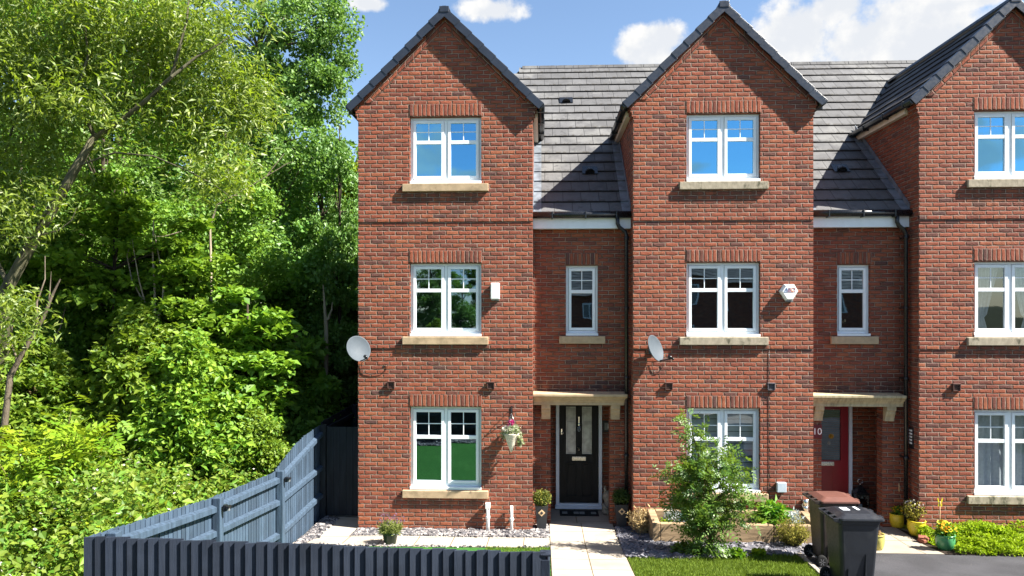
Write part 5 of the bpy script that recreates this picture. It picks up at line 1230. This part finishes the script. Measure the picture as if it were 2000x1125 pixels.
# undulating middle layer: birch, sycamores and hazel, each a tree of its own
def mk(name, label, seed, base, h, lobes, dens, crad, lf, tr_r=.08, bark='bark_dark', lean=(0, 0), group='trees of the woodland beside the house', branch=.45, shell=.45, flat=.75):
    T = tree_at(name, label, 'tree', base, group); rg = np.random.default_rng(seed)
    tr = [((lean[0]*t, lean[1]*t, h*t-.1*(t == 0)), tr_r*(1-.75*t)) for t in (0, .25, .5, .75, 1)]
    crown(rg, lobes, dens, crad, tr, lf(rg), M[bark], T, True, shell, branch, flat); return T
def syc(rg): return leaf_fn(rg, .125, .8, L['sycamore'], 1.1, .12, .4)
def bir(rg): return leaf_fn(rg, .08, .7, L['birch'], .4, .3)
def drk(rg): return leaf_fn(rg, .16, .7, L['dark'], .5, .2)
def alder(rg): return leaf_fn(rg, .10, .75, L['poplar'], .6, .2)
def haz(rg): return leaf_fn(rg, .098, .64, L['hazel'], .7, .25, .42)
syc_lobes = lambda s, h: [((0, 0, h*.55), (s, s*.8, h*.22), 14), ((s*.5, -.2, h*.75), (s*.7, s*.6, h*.18), 9), ((-s*.5, .1, h*.8), (s*.7, s*.6, h*.18), 9), ((0, 0, h*.95), (s*.5, s*.5, h*.14), 6), ((s*.3, -.3, h*.32), (s*.8, s*.6, h*.14), 7)]
S1 = mk('sycamore_tree', 'broad leaved sycamore sapling in the middle of the thicket, tallest of its kind', 311, (-8.3, .9, 0), 6.3, syc_lobes(1.25, 6.3), 190, .46, syc, .07, flat=.38)
S2 = mk('sycamore_tree', 'layered sycamore sapling near the house, just left of the bare stump', 312, (-5.5, .5, 0), 4.1, syc_lobes(.8, 4.1), 180, .42, syc, .06, flat=.38)
S3 = mk('sycamore_tree', 'bushy light green sycamore behind the bare upright stems', 313, (-6.75, .9, 0), 5.3, syc_lobes(1.1, 5.3), 200, .48, syc, .07, flat=.38)
def clone(o, loc, rz, sc, label):
    c = copy_tree(o); c.location = loc; c.rotation_euler.z = rz; c.scale = (sc, sc, sc); c['label'] = label; return c
A1 = mk('alder_tree', 'dense green alder standing against the left gable edge', 321, (-5.5, 5.0, 0), 8.2, [((0, 0, 6.4), (1.1, 1.1, 1.7), 26), ((.4, -.5, 4.6), (1.1, 1, 1.3), 24), ((-.7, -.3, 5.2), (1.0, 1, 1.3), 20), ((.3, -.4, 2.8), (1.1, 1, 1.1), 20)], 190, .48, alder, .1)
c_ = clone(A1, (-4.85, 4.3, 0), 5.2, 1.0, 'slender green alder in the gap next to the left gable wall'); c_.scale = (.62, .62, 1.02)
clone(A1, (-7.6, 4.2, 0), 2.1, 1.0, 'dense green alder in the middle distance behind the bare stems')
clone(A1, (-9.6, 2.6, 0), 4.0, 1.05, 'dense green alder behind the willow trunk')
clone(A1, (-12.6, 3.2, 0), 1.2, 1.1, 'dense green alder at the far left picture edge')
B1 = mk('birch_tree', 'fine leaved birch drooping below the poplar', 331, (-6.9, 2.8, 0), 7.4, [((0, -.2, 6.2), (1.3, .9, 1.1), 26), ((.5, -.4, 4.9), (1.0, .8, 1.0), 20), ((-.8, -.4, 5.2), (1.1, .8, .9), 20), ((0, -.5, 3.4), (1.2, .8, .9), 18)], 270, .5, bir, .07, 'bark')
clone(B1, (-8.9, 2.2, 0), 2.6, .98, 'fine leaved birch below the end of the long willow branch')
clone(B1, (-10.4, 1.2, 0), 1.1, 1.0, 'fine leaved birch behind the leaning willow trunk')
D1 = mk('dark_tree', 'tall dark tree deep in the wood behind the alders', 341, (-9.5, 10.5, 0), 13.5, [((0, 0, 10), (2.6, 2.2, 3.2), 46), ((.8, -.6, 6.5), (2.6, 2, 2.4), 36), ((-.8, -.5, 4.0), (2.4, 2, 2.4), 30), ((0, -.5, 1.9), (2.4, 1.6, 1.4), 20)], 330, .75, drk, .18)
D1.scale = (1, 1, .78)
D2 = clone(D1, (-13.5, 9.6, 0), 1.7, 1.1, 'tall dark tree deep in the wood behind the willow crown')
clone(D1, (-17.6, 8.5, 0), 3.1, 1.12, 'tall dark tree deep in the wood at the left edge')
clone(D1, (-6.2, 11.8, 0), 4.4, .72, 'rounded dark tree rising just behind the left gable corner')
clone(D1, (-15.5, 13.0, 0), 5.3, 1.2, 'tallest dark tree at the back of the wood')
clone(D1, (-10.6, 15.0, 0), .6, .98, 'dark tree far back in the gap of the wood')
BB = mk('bright_tree', 'bright yellow green treetop peeping out beside the left gable eave', 342, (-5.9, 10.0, 0), 9.2, [((.2, 0, 8.1), (1.0, 1, 1.2), 18), ((-.4, 0, 6.2), (1.2, 1, 1.2), 16)], 260, .5, lambda rg: leaf_fn(rg, .13, .7, L['ash'], .7, .2), .1)
# shrub layer
H1 = mk('hazel_bush', 'broad leaved hazel bush lit yellow green behind the fence', 351, (-6.05, -.5, 0), 3.3, [((0, 0, 2.5), (.8, .6, .75), 26), ((.25, -.2, 1.6), (.9, .6, .7), 22), ((-.4, -.1, 1.7), (.7, .6, .7), 16), ((.1, 0, 3.1), (.35, .3, .35), 5)], 320, .34, haz, .04, 'twig', group='shrubs of the woodland edge')
clone(H1, (-4.95, -.55, 0), 3.0, .62, 'small hazel bush pressed against the middle of the side fence')
clone(H1, (-5.35, .5, 0), 2.2, .72, 'low hazel bush between the tall one and the gate')
clone(H1, (-7.2, -.2, 0), 3.6, 1.12, 'hazel bush below the bare upright stems')
clone(H1, (-8.8, -.6, 0), 5.1, 1.0, 'hazel bush at the foot of the leaning willow')
clone(H1, (-5.25, 2.2, 0), .9, .95, 'hazel bush in the shade behind the fence by the gate')
clone(H1, (-6.0, 1.8, 0), 4.2, 1.1, 'hazel bush in half shade left of the satellite dish')
def shadebush(o, loc, rz, sc, label): return clone(o, loc, rz, sc, label)
K1 = mk('dark_bush', 'dark leaved bush in deep shade beside the gate', 361, (-5.1, 2.0, 0), 3.4, [((0, 0, 2.2), (.9, .9, 1.2), 24), ((.1, -.2, 1.0), (1.0, .8, .9), 20)], 330, .36, drk, .04, 'twig', group='shaded bushes behind the fence', shell=.3)
clone(K1, (-6.2, 3.6, 0), 2.0, 1.15, 'dark leaved bush left of the shaded one by the gate')
clone(K1, (-8.0, 4.2, 0), 3.3, 1.25, 'dark leaved bush under the birch branches')
clone(K1, (-5.6, 6.0, 0), 4.6, 1.4, 'dark leaved bush far behind the fence along the house')
clone(K1, (-10.2, 3.2, 0), 5.5, 1.2, 'dark leaved bush in the hollow left of the sycamore')
# ash saplings with compound leaves at the lower left
def ash(label, base, h, r, n, seed, rl=.3):
    o = tree_at('ash_sapling', label, 'sapling', base, 'ash saplings at the lower left'); rg = np.random.default_rng(seed); mb = MB(); C = []
    for k in range(26):
        t = rg.uniform(0, 6.28); e = r*math.sqrt(rg.random()); hh = h*rg.uniform(.45, 1.0)*(1-.3*(e/r)); q = (e*math.cos(t), e*math.sin(t)*.8, hh)
        mb.tube([(0, 0, -.05), (q[0]*.35, q[1]*.35, hh*.5), q], [.018, .012, .004], 5, False)
        for f in (.55, .7, .85, 1): C.append((q[0]*f, q[1]*f, hh*f))
    mb.build('trunk', M['twig'], o); C = np.array(C); C = np.concatenate([C+rg.normal(0, .1, C.shape) for _ in range(n)])
    pinnate('crown', C, rl, .125, .44, 4, L['ash'], o, rg, 1.2, .2)
ash('yellow green ash sapling with long compound leaves at the lower left', (-7.1, -2.6, .15), 2.7, .95, 7, 371)
ash('smaller ash sapling at the left picture edge below the willow', (-8.0, -1.9, .1), 2.2, .8, 5, 372)
ash('low ash sapling just above the front left fence corner', (-5.6, -3.6, .25), 1.2, .6, 3, 373, .22)
# bare stems
def stems(name, label, cat, polys, m, base):
    o = empty(name, base, label, cat); mb = MB()
    for pts, r in polys: mb.tube([sub(p, base) for p in pts], [r*(1-.8*i/(len(pts)-1)) for i in range(len(pts))], 6, False)
    mb.build('branch', m, o)
    return o
b0 = V3(305, 760, .6); b0 = (b0[0], .6, 0)
stems('dead_sapling', 'pale bare multi stemmed sapling standing upright before the sycamores', 'dead tree', [([b0, V3(305, 760, .6), V3(303, 640, .6), V3(302, 560, .6), V3(298, 490, .6), V3(300, 430, .6)], .04), ([V3(304, 640, .6), V3(318, 590, .5), V3(320, 545, .5), V3(308, 490, .5), V3(302, 455, .5)], .026), ([V3(303, 635, .6), V3(280, 590, .7), V3(257, 545, .7), V3(248, 500, .7), V3(256, 470, .7)], .024), ([V3(283, 590, .6), V3(272, 550, .5), V3(264, 505, .5), V3(258, 468, .5)], .016)], M['bark_pale'], b0)
b1 = V3(-20, 780, -1.6); b1 = (b1[0], -1.6, .1)
stems('dead_sapling', 'grey bare leaning stems at the left picture edge under the willow', 'dead tree', [([b1, V3(20, 735, -1.6), V3(55, 670, -1.6), V3(85, 620, -1.6), V3(105, 570, -1.6), V3(118, 545, -1.6)], .055), ([V3(72, 645, -1.6), V3(72, 590, -1.6), V3(88, 545, -1.6), V3(88, 500, -1.5)], .02), ([V3(95, 600, -1.6), V3(98, 560, -1.6), V3(100, 530, -1.6)], .014), ([V3(35, 710, -1.6), V3(20, 660, -1.6), V3(30, 600, -1.6)], .02)], M['bark'], b1)
b2 = V3(70, 745, .2); b2 = (b2[0], .2, 0)
stems('dead_sapling', 'thin slanting bare stem between the ash sapling and the sycamore', 'dead tree', [([b2, V3(70, 735, .2), V3(95, 680, .2), V3(118, 640, .2), V3(128, 600, .2)], .03)], M['bark'], b2)
b3 = (V3(637, 640, 2.4)[0], 2.4, 0)
stems('tree_stump', 'bare broken pale trunk standing in the shade near the house', 'dead tree', [([b3, V3(637, 640, 2.4), V3(634, 600, 2.4), V3(631, 556, 2.4)], .06), ([V3(640, 625, 2.4), V3(648, 605, 2.4), V3(649, 590, 2.4)], .03)], M['bark_pale'], b3)
b4 = V3(520, 300, .5)
b4 = (V3(415, 420, 1.2)[0], 1.2, 0)
stems('dead_sapling', 'bare pale twigs spreading below the willow branch', 'dead tree', [([b4, V3(412, 520, 1.2), V3(410, 440, 1.2), V3(425, 400, 1.2), V3(470, 375, 1.2), V3(520, 345, 1.2), V3(555, 300, 1.2)], .03), ([V3(425, 400, 1.2), V3(455, 382, 1.1), V3(492, 384, 1.1)], .014), ([V3(410, 440, 1.2), V3(370, 448, 1.2), V3(320, 462, 1.2), V3(235, 462, 1.2)], .02), ([V3(520, 345, 1.2), V3(560, 320, 1.2), V3(575, 315, 1.2)], .01)], M['bark_pale'], b4)
# ------------------------------------------------------------------ across the street (seen only in the window reflections)
o = empty('brick_house', (7, -38, .48), 'plain brick house across the street, seen only in the window reflections', 'house')
mb = MB(); mb.box(-9, 17, -7, 0, 0, 5.6); mb.face([(-9, 0, 5.6), (-9, -7, 5.6), (-9, -3.5, 8.2)]); mb.face([(17, 0, 5.6), (17, -3.5, 8.2), (17, -7, 5.6)]); mb.build('wall', M['brick'], o)
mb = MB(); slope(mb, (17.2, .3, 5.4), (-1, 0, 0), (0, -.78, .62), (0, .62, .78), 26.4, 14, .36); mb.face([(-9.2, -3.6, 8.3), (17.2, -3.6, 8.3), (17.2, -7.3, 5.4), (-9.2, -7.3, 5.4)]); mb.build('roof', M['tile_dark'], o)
for i in range(7):
    for z in (1.0, 3.7):
        x = -7+i*3.4; mb = MB()
        for q in ((x-.65, x-.57, z, z+1.3), (x+.57, x+.65, z, z+1.3), (x-.57, x+.57, z, z+.08), (x-.57, x+.57, z+1.22, z+1.3), (x-.05, x+.05, z+.08, z+1.22)): mb.box(q[0], q[1], .001, .06, q[2], q[3])
        w_ = mb.build('window', M['upvc'], o); mb = MB(); mb.box(x-.56, x+.56, .002, .03, z+.09, z+1.21); mb.build('pane', M['plaque_face'], w_)
for X, Y, rz, sc, lb in ((-12, -33, 1, .72, 'rounded tree across the street left of the brick house'), (-7.5, -36, 3, .62, 'smaller rounded tree across the street'), (-18, -30, 4.5, .8, 'large tree across the street at the corner'), (-4.6, -41, 2.2, .75, 'tree beside the gable of the house across the street'), (-15, -37, 5.2, .85, 'tree behind the others across the street')):
    clone(D1, (X, Y, .4), rz, sc, lb)
clone(H1, (-6, -22.8, .45), 1, .8, 'bright bush across the street')
for X, Y, rz, sc, lb_ in ((-5.6, -33, .5, .8, 'alder across the street reflected in the left windows'), (-8.4, -34, 2.4, .85, 'second alder across the street beside the other'), (-3.0, -35.5, 4, .75, 'third alder across the street near the brick house')): clone(A1, (X, Y, .45), rz, sc, lb_)
# ------------------------------------------------------------------ light and sky
to_sun = Vector((3.6, -1, 3.95)).normalized()
sl_ = bpy.data.lights.new('sun', 'SUN'); so = bpy.data.objects.new('sun', sl_); COL.objects.link(so)
sl_.energy = SUN_E; sl_.angle = R(.5); sl_.color = (1, .94, .85); so.rotation_euler = (-to_sun).to_track_quat('-Z', 'Y').to_euler(); so.location = (20, -10, 25)
w = bpy.data.worlds.new('World'); S.world = w; w.use_nodes = True; nt = w.node_tree; nt.nodes.clear()
def N_(t, **kw):
    n_ = nt.nodes.new(t)
    for a, b in kw.items(): setattr(n_, a, b)
    return n_
out = N_('ShaderNodeOutputWorld'); sky = N_('ShaderNodeTexSky', sky_type='NISHITA', sun_disc=False)
sky.sun_elevation = math.asin(to_sun.z); sky.sun_rotation = math.atan2(to_sun.x, to_sun.y); sky.air_density = 1.0; sky.dust_density = .1; sky.ozone_density = 2.0
bg = N_('ShaderNodeBackground'); bg.inputs[1].default_value = SKY_S; nt.links.new(sky.outputs[0], bg.inputs[0])
tc = N_('ShaderNodeTexCoord').outputs['Generated']
def vm(op, a, b=None):
    n_ = N_('ShaderNodeVectorMath', operation=op)
    for i, v in enumerate((a, b)):
        if v is None: continue
        if isinstance(v, tuple): n_.inputs[i].default_value = v
        else: nt.links.new(v, n_.inputs[i])
    return n_
def mth(op, a, b=None, clamp=False):
    n_ = N_('ShaderNodeMath', operation=op, use_clamp=clamp)
    for i, v in enumerate((a, b)):
        if v is None: continue
        if isinstance(v, (int, float)): n_.inputs[i].default_value = v
        else: nt.links.new(v, n_.inputs[i])
    return n_.outputs[0]
def mr(v, a, b, c=0., d=1.):
    n_ = N_('ShaderNodeMapRange', interpolation_type='SMOOTHSTEP'); nt.links.new(v, n_.inputs[0])
    for i, x in enumerate((a, b, c, d)): n_.inputs[i+1].default_value = x
    return n_.outputs[0]
def nz(v, sc, det, ro=.55):
    n_ = N_('ShaderNodeTexNoise'); nt.links.new(v, n_.inputs['Vector']); n_.inputs['Scale'].default_value = sc; n_.inputs['Detail'].default_value = det; n_.inputs['Roughness'].default_value = ro; return n_.outputs[0]
def blob(d, rx, rz):
    a = vm('SUBTRACT', tc, tuple(d)).outputs[0]; b = vm('MULTIPLY', a, (1/rx, 1/rx, 1/rz)).outputs[0]; l = vm('LENGTH', b).outputs['Value']; return mth('SUBTRACT', 1.0, l)
def dirp(x, y, mirror=False):
    d = ray(x, y).normalized(); return Vector((d.x, -d.y, d.z)) if mirror else d
BL = [(1700, 75, .125, .062), (1560, 70, .07, .055), (1790, 85, .10, .055), (1270, 92, .05, .026), (1245, 100, .035, .016), (960, 18, .045, .016), (1300, 75, .035, .02), (720, 8, .03, .010), (1880, 5, .07, .012), (1640, 15, .06, .035)]
msk = None
for x, y, rx, rz in BL:
    b_ = blob(dirp(x, y), rx*1.15, rz*1.25); msk = b_ if msk is None else mth('MAXIMUM', msk, b_)
for x, y, rx, rz in ((835, 335, .075, .034), (905, 340, .05, .022), (1370, 352, .05, .014), (1940, 300, .06, .03), (1930, 235, .04, .012)):
    msk = mth('MAXIMUM', msk, blob(dirp(x, y, True), rx, rz))
n1 = nz(tc, 13, 10, .6)
cl1 = mr(mth('ADD', msk, mth('MULTIPLY', mth('SUBTRACT', n1, .5), 2.3)), .06, .52)
sx = N_('ShaderNodeSeparateXYZ'); nt.links.new(tc, sx.inputs[0])
hi = mr(sx.outputs[2], .5, .66); cl2 = mth('MULTIPLY', mth('MULTIPLY', mr(nz(tc, 2.3, 7), .5, .68), hi), .5)  # unseen overhead cloud cover, added as fill light
# mask of an added fill cloud bank behind the camera; left unlinked
lowb = mth('MULTIPLY', mr(sx.outputs[1], -.2, -.5), mr(sx.outputs[2], .30, .46)); pass
cov = mth('MAXIMUM', cl1, cl2)
sh = mr(mth('ADD', nz(tc, 26, 6), mth('MULTIPLY', mth('SUBTRACT', msk, .3), -.35)), .3, .62)
cmx = N_('ShaderNodeMix', data_type='RGBA'); nt.links.new(sh, cmx.inputs[0]); cmx.inputs[6].default_value = (.80,.83,.88,1); cmx.inputs[7].default_value = (1,.99,.97,1)
cb = N_('ShaderNodeBackground'); nt.links.new(cmx.outputs[2], cb.inputs[0]); cb.inputs[1].default_value = CLOUD_S
ms = N_('ShaderNodeMixShader'); nt.links.new(cov, ms.inputs[0]); nt.links.new(bg.outputs[0], ms.inputs[1]); nt.links.new(cb.outputs[0], ms.inputs[2]); nt.links.new(ms.outputs[0], out.inputs[0])
S.view_settings.view_transform = 'Standard'; S.view_settings.look = 'None'; S.view_settings.exposure = EXPO; S.view_settings.gamma = 1
S.cycles.max_bounces = 8; S.cycles.transparent_max_bounces = 12; S.cycles.use_denoising = True
